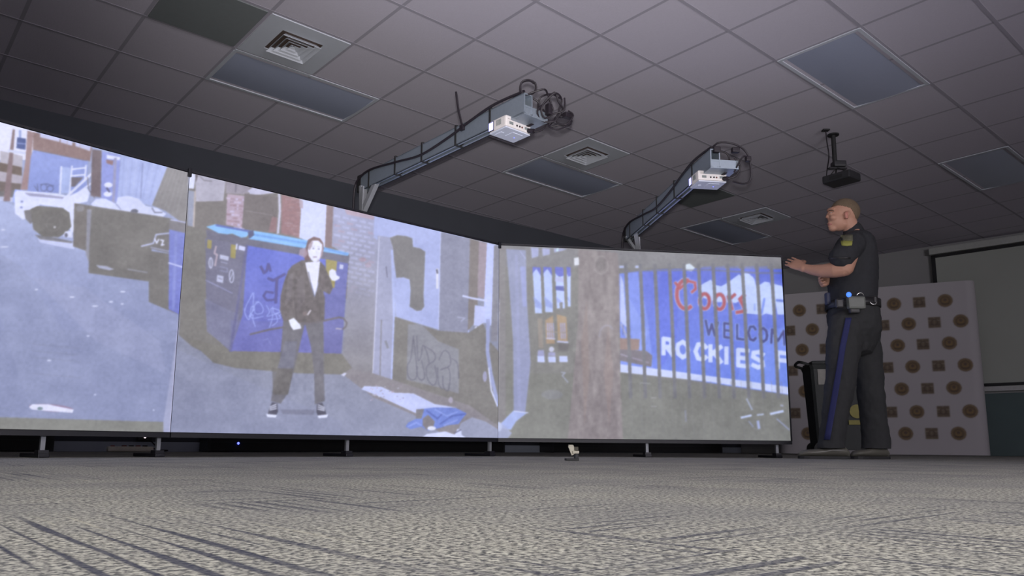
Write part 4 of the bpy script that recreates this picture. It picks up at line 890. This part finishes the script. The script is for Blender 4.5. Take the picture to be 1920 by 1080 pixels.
# ------------------------------------------------------------------ logo backdrop
PL, PR = Vector((4.0, 10.7)), Vector((6.22, 9.57)); bang = math.atan2(PR.y-PL.y, PR.x-PL.x); BW = (PR-PL).length; BH = 2.24
t = empty('logo_backdrop', (PL.x, PL.y, 0), bang); tag(t, 'white pop-up backdrop printed with rows of brown round seals and square logos, behind the person', 'backdrop')
def logo_painter():
    P = Paint(0, 0, 500, 450, 1, (190, 186, 190))
    for r, z in enumerate((2.0, 1.72, 1.44, 1.15, .86, .56, .28)):
        us = [(.36+.296*i, i % 2) for i in range(8)] if r % 2 == 0 else [(.215+.296*i, (i+1) % 2) for i in range(9)]
        for u_, sq in us:
            u_ += .012*(2.0-z)
            if u_ > 2.40: continue
            x, y = u_*200, (2.25-z)*200
            if sq:
                P.poly([(x-14, y-14), (x+14, y-14), (x+14, y+14), (x-14, y+14)], (118, 105, 92))
                P.line([(x-13, y-5), (x+13, y-5)], 2, (150, 138, 124)); P.line([(x-13, y+6), (x+13, y+6)], 2, (96, 84, 76)); P.line([(x, y-13), (x, y+13)], 2, (138, 124, 108)); P.ring(x, y, 7, 7, 2, (92, 80, 74))
            else:
                P.oval(x, y, 17, 17, (112, 96, 80)); P.ring(x, y, 14, 14, 2, (150, 128, 98)); P.oval(x, y, 8, 8, (140, 116, 84)); P.oval(x, y-2, 4, 4, (104, 90, 82)); P.line([(x-9, y+8), (x+9, y+8)], 2, (88, 78, 72))
    P.blur(1.2); return P
def printed_mat(name, layer, rough=.75):
    mt = bpy.data.materials.new(name); mt.use_nodes = True; nt = mt.node_tree
    b = nt.nodes['Principled BSDF']; at = nt.nodes.new('ShaderNodeVertexColor'); at.layer_name = layer
    nt.links.new(at.outputs['Color'], b.inputs['Base Color']); b.inputs['Roughness'].default_value = rough; b.inputs['Specular IOR Level'].default_value = .25
    return mt
def paint_vertices(me, layer, fn):
    c = np.clip(np.array([fn(v.co) for v in me.vertices]), 0, 255)/255; c = np.where(c <= .04045, c/12.92, ((c+.055)/1.055)**2.4)
    ca = me.color_attributes.new(layer, 'FLOAT_COLOR', 'POINT'); ca.data.foreach_set('color', np.concatenate([c, np.ones((len(c), 1))], 1).astype(np.float32).ravel())
bm = B(); nx, nz = 300, 260; RC = .13
def bpt(u, z):
    # rounded end caps: the fabric wraps back over the last 15 cm at each end
    y = 0
    for e in (u-.0, BW-u):
        if e < RC: y = max(y, RC-math.sqrt(max(0, RC*RC-(RC-e)**2)))
    return (u, y, z)
g = [[bm.verts.new(bpt(BW*(.5-.5*math.cos(PI*i/nx)) if False else BW*i/nx, .006+BH*j/nz)) for j in range(nz+1)] for i in range(nx+1)]
for i in range(nx):
    for j in range(nz): bm.faces.new((g[i][j], g[i+1][j], g[i+1][j+1], g[i][j+1]))
o = obj('printed_fabric', bm, printed_mat('printed_backdrop_fabric', 'print'), t, True)
LP = logo_painter(); vs = np.array([v.co[:] for v in o.data.vertices]); c = np.clip(LP.sample(vs[:, 0]*200, (2.25-vs[:, 2])*200), 0, 255)/255
c = np.where(c <= .04045, c/12.92, ((c+.055)/1.055)**2.4)
ca = o.data.color_attributes.new('print', 'FLOAT_COLOR', 'POINT'); ca.data.foreach_set('color', np.concatenate([c, np.ones((len(c), 1))], 1).astype(np.float32).ravel())
f = B()
for x in (.14, BW/3, 2*BW/3, BW-.14): bx(f, (x, .20, BH/2), (.025, .025, BH-.04))
for z in (.06, BH/2, BH-.06): bx(f, (BW/2, .20, z), (BW-.28, .02, .02))
for x in (.14, BW-.14):
    for z in (.06, BH-.06): bx(f, (x, .12, z), (.02, .16, .02))
obj('folding_frame', f, M_ALUL, t)

# ------------------------------------------------------------------ wheeled bin behind the person
bc = at_y(1572, 845, 8.6); t = empty('wheeled_bin', (bc.x, bc.y, 0), math.radians(-12)); tag(t, 'dark grey wheeled bin with a yellow emblem, between the person and the logo backdrop', 'bin')
M_BIN = mat('bin_grey_plastic', (.045, .05, .05, 1), .55, noise=.1)
f = B(); vs = []
for z, sx, sy in ((.06, .25, .22), (.95, .29, .26), (1.0, .305, .275)):
    vs.append([f.verts.new((x*sx, y*sy, z)) for x, y in ((-.9, -1), (.9, -1), (1, -.9), (1, .9), (.9, 1), (-.9, 1), (-1, .9), (-1, -.9))])
for a, b_ in zip(vs[:-1], vs[1:]):
    for i in range(8): f.faces.new((a[i], a[(i+1) % 8], b_[(i+1) % 8], b_[i]))
f.faces.new(vs[0]); f.faces.new(vs[-1]); obj('tub', f, M_BIN, t)
f = B(); bx(f, (.02, 0, 1.02), (.60, .56, .04), None, 0, .015); obj('lid', f, M_BIN, t)
f = B(); tube(f, [(-.29, -.2, 1.0), (-.37, -.2, 1.03), (-.38, 0, 1.05), (-.37, .2, 1.03), (-.29, .2, 1.0)], .016); obj('handle', f, M_BIN, t)
for y in (-.2, .2):
    f = B(); cyl(f, (-.22, y-.02, .075), (-.22, y+.02, .075), .074, 20); obj('wheel', f, M_CASE, t)
f = B(); bx(f, (-.18, -.264, .86), (.085, .006, .17), Matrix.Rotation(.0, 4, 'X'), 0, .002); obj('paper_label', f, mat('beige_label', (.42, .41, .38, 1), .8), t)
f = B(); cyl(f, (.16, -.246, .48), (.16, -.252, .48), .075, 24); bx(f, (.16, -.249, .36), (.18, .006, .05), None, 0, .002); obj('yellow_emblem', f, mat('emblem_yellow', (.40, .36, .12, 1), .7), t)

# ------------------------------------------------------------------ low things along the dark wall, seen under the screens
BD = (FAR-LEFT).normalized(); back_ang = math.atan2(BD.y, BD.x)
BN = Vector((BD.y, -BD.x))
def back_wall_u(px):      # distance along the dark wall from its left end, for a line of sight near the floor
    w_ = at_wall(px, 840, LEFT, FAR); return (Vector((w_.x, w_.y))-LEFT).dot(BD)
def low_case(pxa, pxb, h, label, led=None, d=.22):
    a, b = back_wall_u(pxa), back_wall_u(pxb); c = LEFT+BD*((a+b)/2)+BN*(.03+d/2)
    t = empty('equipment_case', (c.x, c.y, 0), back_ang); tag(t, label, 'case', 'long black cases along the dark wall')
    L = (b-a)-.06
    f = B(); bx(f, (0, 0, h/2+.004), (L, d, h-.006), None, 0, .008); obj('body', f, M_CASE, t)
    f = B()
    for s in (-1, 1):
        bx(f, (s*(L/2-.012), 0, h/2+.004), (.03, d+.008, h), None, 0, .004)
    bx(f, (0, -d/2-.002, h*.62), (L-.04, .005, .008)); obj('edge_trim', f, mat('case_edge', (.03, .03, .034, 1), .4), t)
    if led:
        f = B(); ell(f, (back_wall_u(led)-(a+b)/2, -d/2-.006, h*.55), (.011, .008, .011), None, 12); obj('status_light', f, M_LED, t)
    return t
low_case(-260, 98, .15, 'long black case along the dark wall, under the left screen at the left edge')
low_case(366, 925, .145, 'long black case with a small blue light, under the middle screen', 428)
low_case(1006, 1330, .15, 'long black case along the dark wall, under the right screen')
# power strip
u_ = back_wall_u(238); c = LEFT+BD*u_+BN*.12
t = empty('power_strip', (c.x, c.y, 0), back_ang); tag(t, 'cream power strip with reddish plugs on the floor by the dark wall', 'power strip')
f = B(); bx(f, (0, 0, .024), (.36, .075, .044), None, 0, .012); obj('body', f, mat('cream_plastic', (.85, .80, .70, 1), .5), t)
for i in range(4):
    f = B(); bx(f, (-.05+i*.055, 0, .050), (.035, .035, .010), None, 0, .004); obj('plug', f, M_CASE if i % 2 else mat('plug_red_brown', (.20, .06, .05, 1), .5), t)
f = B(); bx(f, (-.14, 0, .049), (.03, .022, .008), None, 0, .002); obj('switch', f, mat('switch_red', (.35, .07, .05, 1), .4), t)
f = B(); tube(f, [(.18, 0, .03), (.26, .03, .012), (.32, .07, .012), (.30, .09, .012), (.22, .07, .012)], .007); obj('cord', f, M_CABLE, t)
u_ = back_wall_u(268); c = LEFT+BD*u_
t = empty('power_adapter', (c.x, c.y, 0), back_ang); tag(t, 'black box with a tiny white light on the dark wall above the power strip', 'power adapter')
f = B(); bx(f, (0, -.022, .135), (.12, .036, .075), None, 0, .006); obj('body', f, M_CASE, t)
f = B(); ell(f, (0, -.042, .128), (.010, .006, .013), None, 12); obj('status_light', f, M_LEDW, t)
f = B(); tube(f, [(.05, -.02, .10), (.10, -.02, .05), (.13, -.02, .012)], .005); obj('cord', f, M_CABLE, t)

# ------------------------------------------------------------------ small gadget on the carpet
gc = at_z(1072, 864, 0); t = empty('camera_mount', (gc.x, gc.y, 0), math.radians(8)); tag(t, 'tiny black and beige clip mount standing alone on the carpet before the right screen', 'clip mount')
f = B(); bx(f, (0, 0, .007), (.066, .05, .012), None, 0, .003); bx(f, (.024, 0, .022), (.018, .03, .03), Matrix.Rotation(0, 4, 'Y'), 0, .003); obj('base', f, M_CASE, t)
M_BG = mat('beige_metal', (.50, .47, .38, 1), .5)
f = B(); beam(f, (.006, 0, .030), (-.012, 0, .076), .014, .006, up=Vector((0, 1, 0))); beam(f, (.018, 0, .036), (.002, 0, .078), .014, .006, up=Vector((0, 1, 0))); bx(f, (-.006, 0, .079), (.022, .016, .006), None, 0, .002); obj('clip_link', f, M_BG, t)
f = B(); bx(f, (.020, 0, .044), (.034, .026, .014), None, 0, .003); obj('head', f, M_BG, t)
f = B(); bx(f, (.024, .002, .062), (.022, .02, .020), None, 0, .003); obj('clamp', f, mat('dark_olive_clamp', (.06, .055, .04, 1), .6), t)

# ------------------------------------------------------------------ person in uniform
from mathutils.bvhtree import BVHTree
PD = 5.6
_r = at_y(1600, 855, PD); ROOT = Vector((_r.x, _r.y, 0))
person = empty('person', ROOT); tag(person, 'person in black short-sleeved uniform reaching out to hold the edge of the right screen', 'person')
def W(px, py, b=0): return at_y(px, py, PD-b)-ROOT
M_SKIN = mat('skin', (.50, .27, .19, 1), .55, noise=.06, nscale=12)
M_EAR = mat('skin_ear', (.52, .22, .17, 1), .55, noise=.05)
M_UNI = mat('uniform_black_cloth', (.028, .029, .034, 1), .85, noise=.15, nscale=40, bump=.1)
M_TRO = mat('trouser_black_cloth', (.035, .036, .038, 1), .85, noise=.15, nscale=40, bump=.1)
M_LEA = mat('black_leather', (.025, .024, .026, 1), .35, noise=.1)
M_SHOE = mat('shoe_dull_leather', (.13, .125, .105, 1), .32, noise=.2, nscale=8)
SIDE = (0, -1, 0)
def L2(bm, pts, side=SIDE, n=24): return loft(bm, [(W(*p[:3]), p[3], p[4]) for p in pts], n, True, side)
def hand(bm, wrist, d, across, nrm, curl, spread=.12, scale=1.0):
    d = Vector(d).normalized(); across = Vector(across); across = (across-d*across.dot(d)).normalized(); nrm = d.cross(across) if Vector(nrm).dot(d.cross(across)) > 0 else -d.cross(across)
    loft(bm, [(wrist-d*.03, .029*scale, .024*scale), (wrist, .029*scale, .022*scale), (wrist+d*.035, .038*scale, .018*scale), (wrist+d*.075, .043*scale, .0155*scale), (wrist+d*.098, .040*scale, .012*scale)], 18, True, across)
    tips = []
    for k, (off, ln, cu) in enumerate(((.031, .072, .9), (.0105, .082, 1.0), (-.0105, .076, 1.1), (-.030, .060, 1.25))):
        base = wrist+d*(.086-abs(off-.01)*.25)+across*off*scale; ang = spread*(off/.03); dd = (d*math.cos(ang)+across*math.sin(ang)).normalized()
        p = base; pts = [base-dd*.02, base]; a = 0
        for fr, st in ((.45, .5), (.30, .9), (.25, .7)):
            a += curl*cu*st; v = dd*math.cos(a)+nrm*math.sin(a); p = p+v*ln*fr*scale; pts.append(p)
        loft(bm, [(q, r, r) for q, r in zip(pts, (.0095, .0098, .0092, .0084, .0072))], 12, True, across)
        tips.append(p)
    b0 = wrist+d*.022+across*.026*scale; t1 = b0+(d*.55+across*.65+nrm*.35).normalized()*.042*scale; t2 = t1+(d*.85+across*.25+nrm*.35).normalized()*.032*scale; t3 = t2+(d*.95+nrm*.35).normalized()*.024*scale
    loft(bm, [(b0, .014, .014), (t1, .0115, .0115), (t2, .0100, .0100), (t3, .0085, .0085)], 12, True, nrm)
    return tips
# body: one continuous skin from head to ankles
bm = B()
ell(bm, W(1585, 397, 0), (.106, .079, .100)); ell(bm, W(1572, 411, 0), (.078, .064, .094)); ell(bm, W(1562, 428, 0), (.034, .030, .026))
ell(bm, W(1579, 422, 0), (.056, .056, .036)); ell(bm, W(1557, 393, 0), (.022, .050, .013)); ell(bm, W(1555, 403.5, 0), (.020, .046, .02)); ell(bm, W(1555.5, 419, 0), (.017, .026, .010)); ell(bm, W(1556, 423.5, 0), (.016, .022, .008))
loft(bm, [(W(1557, 394, 0), .009, .009), (W(1553.5, 401, 0), .011, .012), (W(1550.5, 407, 0), .016, .013), (W(1556, 410.5, 0), .014, .008)], 12, True, SIDE)
for s in (-1, 1): ell(bm, W(1563, 408, .038*s), (.030, .024, .022)); ell(bm, W(1587, 404, .080*s), (.017, .010, .031), Matrix.Rotation(-.2, 3, 'Y')); ell(bm, W(1592, 400, .083*s), (.010, .007, .018))
L2(bm, [(1606, 447, 0, .09, .075), (1601, 436, 0, .066, .064), (1594, 424, 0, .060, .060), (1588, 412, 0, .058, .060)])
L2(bm, [(1601, 442, 0, .11, .06), (1602, 456, 0, .17, .10), (1600, 500, 0, .165, .135), (1598, 545, 0, .155, .140), (1600, 580, 0, .16, .145), (1602, 605, 0, .165, .15), (1604, 622, 0, .14, .13)])
LS, LE, LW = (1600, 456, .19), (1584, 505, .24), (1504, 501, .0)
RS, RE, RW = (1598, 456, -.19), (1590, 512, -.20), (1552, 527, -.02)
L2(bm, [(1602, 452, .12, .07, .07), LS+(.066, .066), (1592, 482, .22, .058, .060), LE+(.058, .058)])
loft(bm, [(W(*LE), .052, .054), (W(1566, 506, .20), .058, .058), (W(1543, 508, .13), .050, .050), (W(1522, 506, .06), .038, .038), (W(*LW), .029, .027)], 22, True, (0, 0, 1))
L2(bm, [(1600, 452, -.12, .07, .07), RS+(.066, .066), (1595, 482, -.20, .058, .060), RE+(.052, .052)])
loft(bm, [(W(*RE), .050, .050), (W(1574, 519, -.13), .048, .048), (W(*RW), .030, .030)], 22, True, (0, 0, 1))
lw = W(*LW); ltgt = W(1462, 481, -.20)
tips = hand(bm, lw, ltgt-lw, (.25, .55, .75), (0, 1, -.6), .08, .05, 1.22)
rw = W(*RW); hand(bm, rw, W(1530, 531, .06)-rw, (0, .2, 1), (1, -.6, 0), .75, .05)
for side, pts in ((1, [(1594, 600, .09, .085, .09), (1580, 660, .09, .075, .08), (1575, 715, .09, .062, .066), (1566, 775, .09, .056, .058), (1562, 832, .09, .042, .045)]),
                  (-1, [(1612, 600, -.09, .085, .09), (1622, 660, -.10, .075, .08), (1631, 715, -.10, .062, .066), (1638, 775, -.10, .056, .058), (1643, 832, -.10, .042, .045)])): L2(bm, pts)
body = fuse(obj('body', bm, M_SKIN, person), .0052, 5, .5)
def bvh_of(o): return BVHTree.FromPolygons([v.co.copy() for v in o.data.vertices], [tuple(p.vertices) for p in o.data.polygons])
def conform(name, tree, rows, m, parent, lift=.003, th=.003, smooth=True):
    """rows of (px,py) points laid onto a surface as a thin fitted piece"""
    bm = B(); gf = []; gb = []
    for row in rows:
        a, b_ = [], []
        for px, py in row:
            o_ = EYE-ROOT; d = ray(px, py).normalized(); h, n, i, di = tree.ray_cast(o_, d)
            if h is None:
                h = a[-1].co+d*lift if a else W(px, py, .2); n = -d
            if n.dot(d) > 0: n = -n
            n = (n-d).normalized()
            a.append(bm.verts.new(h+n*(lift+th))); b_.append(bm.verts.new(h+n*.0003))
        gf.append(a); gb.append(b_)
    R_, C_ = len(rows), len(rows[0])
    for i in range(R_-1):
        for j in range(C_-1):
            bm.faces.new((gf[i][j], gf[i+1][j], gf[i+1][j+1], gf[i][j+1])); bm.faces.new((gb[i][j], gb[i][j+1], gb[i+1][j+1], gb[i+1][j]))
    for i in range(R_-1):
        for j in (0, C_-1): bm.faces.new((gf[i][j], gf[i+1][j], gb[i+1][j], gb[i][j]))
    for j in range(C_-1):
        for i in (0, R_-1): bm.faces.new((gf[i][j], gf[i][j+1], gb[i][j+1], gb[i][j]))
    return obj(name, bm, m, parent, smooth)
tb = bvh_of(body)
# head details
f = B(); ell(f, W(1585, 397, 0)+Vector((0, 0, .002)), (.1085, .0815, .1025), None, 120)
hl0 = W(1553, 385, 0); hl1 = W(1585, 396, 0); hl2 = W(1606, 424, 0)
def hair_keep(v):
    if v.x < hl1.x: t_ = (v.x-hl0.x)/(hl1.x-hl0.x); return v.z > hl0.z+(hl1.z-hl0.z)*t_+.002*math.sin(v.y*90)
    t_ = (v.x-hl1.x)/(hl2.x-hl1.x); return v.z > hl1.z+(hl2.z-hl1.z)*t_
bmesh.ops.delete(f, geom=[v for v in f.verts if not hair_keep(v.co)], context='VERTS')
hair = obj('hair', f, mat('short_brown_hair', (.16, .115, .075, 1), .95, noise=.3, nscale=160, bump=.5), person, True)
sd = hair.modifiers.new('s', 'SOLIDIFY'); sd.thickness = .004; sd.offset = -1
M_EYE = mat('eye_white', (.7, .68, .65, 1), .25); M_IRIS = mat('eye_iris', (.06, .05, .04, 1), .2)
for s in (-1, 1):
    e = B(); ec = W(1557.5, 400.5, .031*s)+Vector((.004, 0, 0)); ell(e, ec, (.0115, .0115, .0095), None, 14); eo = obj('eye', e, M_EYE, body, True)
    e = B(); ell(e, ec+Vector((-.0085, -.001, -.001)), (.004, .0052, .0052), None, 10); obj('iris', e, M_IRIS, eo, True)
conform('eyebrow', tb, [[(1553.6, 395), (1556, 393.8), (1560, 393.6), (1564, 395)], [(1554, 396.6), (1556.5, 395.6), (1560, 395.2), (1564, 396.2)]], mat('eyebrow_brown', (.10, .07, .05, 1), .9), body, .0005, .002)
conform('lips', tb, [[(1552.6, 419), (1556, 418.8), (1560, 419.6)], [(1553, 422.5), (1556, 422.6), (1560, 421.4)]], mat('lips', (.42, .17, .15, 1), .5), body, .0002, .0012)
conform('ear', tb, [[(1583, 398+1.5*i*1.0), (1586, 396.5+1.6*i), (1590, 397+1.6*i)] for i in range(9)], M_EAR, body, .0005, .003)
# shirt
bm = B()
L2(bm, [(1602, 437.5, 0, .085, .070), (1603, 443, 0, .150, .098), (1603, 452, 0, .195, .122), (1602, 468, 0, .208, .142), (1600.5, 500, 0, .200, .166), (1598, 535, 0, .192, .172), (1598, 560, 0, .188, .170), (1599, 580, 0, .188, .172)], n=32)
for s, hem in ((1, (1575, 486.5, .245)), (-1, (1585, 488, -.21))):
    L2(bm, [(1603, 452, .10*s, .085, .085), (1600, 457, .185*s, .086, .088), (1590, 470, .22*s, .082, .088), (hem[0], hem[1], hem[2], .080, .088)])
loft(bm, [(W(1602, 440, 0), .082, .078), (W(1600, 432, 0), .075, .072), (W(1598, 427.5, 0), .070, .068)], 24, True, SIDE)
shirt = fuse(obj('uniform_shirt', bm, M_UNI, person), .0065, 5, .5)
ts = bvh_of(shirt)
def grid_px(x0, x1, y0, y1, nx=5, ny=5, sx=0): return [[(x0+(x1-x0)*i/nx+sx*j/ny, y0+(y1-y0)*j/ny) for i in range(nx+1)] for j in range(ny+1)]
pt = conform('shoulder_patch', ts, grid_px(1576, 1599, 440.5, 452, 5, 3), mat('patch_olive', (.13, .125, .085, 1), .8), shirt)
conform('patch_yellow_base', ts, [[(1577, 452), (1582, 451.5), (1588, 450), (1593, 451.5), (1598, 452)], [(1577, 456), (1582, 456), (1588, 456), (1593, 456), (1598, 456)], [(1578, 460.5), (1582, 461), (1588, 461.5), (1593, 461), (1597, 460.5)]], mat('patch_yellow', (.30, .30, .07, 1), .7), shirt)
conform('sleeve_hem', ts, [[(1553+i*5.2, 482.5-(.8 if 0 < i < 8 else 0)) for i in range(9)], [(1553+i*5.2, 486) for i in range(9)]], M_LEA, shirt, .0005, .002)
# trousers
bm = B()
L2(bm, [(1598, 568, 0, .178, .162), (1600, 585, 0, .192, .180), (1602, 602, 0, .198, .186), (1604, 622, 0, .185, .178), (1605, 640, 0, .15, .15)], n=32)
LEGN = [(1592, 600, .09, .100, .135), (1584, 640, .09, .105, .128), (1578, 680, .095, .100, .114), (1576.5, 715, .095, .095, .104), (1568, 765, .09, .088, .094), (1561, 812, .09, .084, .088), (1559, 836, .09, .088, .092), (1558, 850, .09, .088, .092)]
LEGF = [(1614, 600, -.09, .100, .140), (1620, 640, -.09, .105, .120), (1626, 680, -.10, .100, .108), (1631, 715, -.10, .095, .098), (1636, 770, -.10, .088, .092), (1641, 812, -.10, .086, .096), (1643, 836, -.10, .088, .104), (1643, 850, -.10, .088, .104)]
L2(bm, LEGN); L2(bm, LEGF)
rg = random.Random(8)
trousers = fuse(obj('trousers', bm, M_TRO, person), .0070, 4, .5)
def cut_below(o, z):
    bm = B(); bm.from_mesh(o.data); r = bmesh.ops.bisect_plane(bm, geom=bm.verts[:]+bm.edges[:]+bm.faces[:], plane_co=(0, 0, z), plane_no=(0, 0, -1), clear_outer=True)
    bmesh.ops.holes_fill(bm, edges=[e for e in bm.edges if e.is_boundary], sides=0)
    bm.to_mesh(o.data); bm.free()
    for f_ in o.data.polygons: f_.use_smooth = len(f_.vertices) < 6
cut_below(trousers, W(1560, 840, .09).z)
dm = bpy.data.textures.new('folds', 'CLOUDS'); dm.noise_scale = .10
for o_, st in ((trousers, .022), (shirt, .014)):
    md = o_.modifiers.new('folds', 'DISPLACE'); md.texture = dm; md.strength = st; md.mid_level = .5
tt = bvh_of(trousers)
st = [(1591, 596), (1586, 620), (1580, 650), (1574, 690), (1570, 715), (1564, 750), (1557, 790), (1549, 836)]
rows = []
for (xa, ya), (xb, yb) in zip(st[:-1], st[1:]):
    for k in range(4):
        q = k/4; x = xa+(xb-xa)*q; y = ya+(yb-ya)*q; rows.append([(x-5.5, y), (x-2.7, y), (x, y), (x+2.7, y), (x+5.5, y)])
conform('blue_stripe', tt, rows, mat('stripe_blue', (.024, .028, .11, 1), .8), trousers, .009, .002)
# duty belt and what hangs on it
bm = B(); n = 40
def ringv(py, ra, rb, off): 
    c = W(1598.5, py, 0); return [bm.verts.new(c+Vector((math.cos(2*PI*k/n)*(rb+off), math.sin(2*PI*k/n)*(ra+off), 0))) for k in range(n)]
rs = [ringv(y, .196, .180, o_) for y, o_ in ((566.5, .000), (566, .009), (580, .010), (580.5, .001))]
for a, b_ in zip(rs, rs[1:]+rs[:1]):
    for k in range(n): bm.faces.new((a[k], a[(k+1) % n], b_[(k+1) % n], b_[k]))
belt = obj('duty_belt', bm, M_LEA, person, True)
M_POU = mat('pouch_grey', (.16, .17, .155, 1), .45, noise=.1)
M_SIL = mat('chrome', (.7, .7, .68, 1), .2, .9)
def pouch(name, x0, x1, y0, y1, b, th, m, parent, bev=.012):
    a = W(x0, y0, b); c = W(x1, y1, b); q = (a+c)/2
    return obj(name, box(q, (abs(c.x-a.x), th, abs(a.z-c.z)), bev), m, parent)
ho = pouch('holster', 1588, 1622, 556, 580, .222, .05, M_POU, person, .016)
pouch('holster_drop', 1592, 1612, 578, 588, .212, .04, M_LEA, ho, .01)
pouch('pouch', 1626, 1644, 555, 574, .165, .05, M_LEA, person)
pouch('pouch', 1547, 1556, 549, 572, .09, .05, mat('pouch_blue_black', (.03, .035, .07, 1), .5), person)
pouch('pouch', 1566, 1582, 560, 578, .205, .035, M_LEA, person)
f = B(); ell(f, W(1591.5, 552.5, .238), (.019, .014, .020), None, 16); obj('body_light', f, mat('blue_body_light', (.08, .2, .7, 1), .3, emit=(.07, .24, .95, 1), estr=1.0), person, True)
def arc(c, r, a0, a1, rad, tilt):
    return [Vector(c)+Matrix.Rotation(tilt, 3, 'X') @ Vector((math.cos(a)*r, 0, math.sin(a)*r)) for a in np.linspace(a0, a1, 14)]
f = B(); tube(f, arc(W(1613, 556, .235), .026, .25, 2.9, 0, .2), .0035, k=1); obj('handcuff', f, M_SIL, person, True)
f = B(); tube(f, arc(W(1637, 565, .20), .024, 3.3, 6.1, 0, -.2), .0045, k=1); obj('handcuff', f, M_SIL, person, True)
# shoes: sections run from heel to toe
def shoe(heel_px, toe_px, b, yaw):
    h = W(heel_px, 855, b); t_ = W(toe_px, 855, b); L = abs(h.x-t_.x); R = Matrix.Rotation(yaw, 3, 'Z')
    o0 = Vector((h.x, h.y, 0)); bm = B(); secs = []
    prof = [(0, .030, .055), (.06, .036, .082), (.2, .038, .088), (.34, .040, .092), (.48, .044, .076), (.65, .050, .064), (.82, .050, .060), (.93, .041, .052), (1.0, .022, .036)]
    rings = []
    for u, hw, hh in prof:
        ring = []
        for k in range(16):
            a = 2*PI*k/16; y = math.cos(a)*hw; z = .016+(math.sin(a)*.5+.5)**.8*(hh-.010) if math.sin(a) > -.99 else .016
            ring.append(bm.verts.new(o0+R @ Vector((-u*L, y, z))))
        rings.append(ring)
    for a, b_ in zip(rings[:-1], rings[1:]):
        for k in range(16): bm.faces.new((a[k], a[(k+1) % 16], b_[(k+1) % 16], b_[k]))
    bm.faces.new(rings[0]); bm.faces.new(rings[-1])
    s = obj('shoe', bm, M_SHOE, person, True)
    bm = B(); lo, hi = [], []
    out = [(-.01, 0)]+[(u, hw+.004) for u, hw, _ in prof]+[(1.02, 0)]+[(u, -hw-.004) for u, hw, _ in reversed(prof)]
    for u, y in out:
        p = o0+R @ Vector((-u*L, y, 0)); lo.append(bm.verts.new((p.x, p.y, .001))); hi.append(bm.verts.new((p.x, p.y, .020)))
    m_ = len(out); bm.faces.new(lo); bm.faces.new(hi)
    for k in range(m_): bm.faces.new((lo[k], lo[(k+1) % m_], hi[(k+1) % m_], hi[k]))
    obj('sole', bm, M_CASE, s)
    bm = B()
    for k in range(4):
        u = .40+.07*k; c = o0+R @ Vector((-u*L, 0, .086-.028*(u-.4)/.2)); v = R @ Vector((0, .026, 0)); tube(bm, [c-v, c+Vector((0, 0, .004)), c+v], .003, k=3)
    obj('laces', bm, M_CASE, s)
shoe(1591, 1500, .09, math.radians(-4)); shoe(1664, 1592, -.10, math.radians(8))
# ring on the reaching hand
wv = (tips[2]-lw).normalized(); f = B(); rc = lw+(tips[1]-lw)*.56; tube(f, arc(rc, .0115, 0, 2*PI, 0, 0), .0032, k=1)
obj('finger_ring', f, M_SIL, body, True)
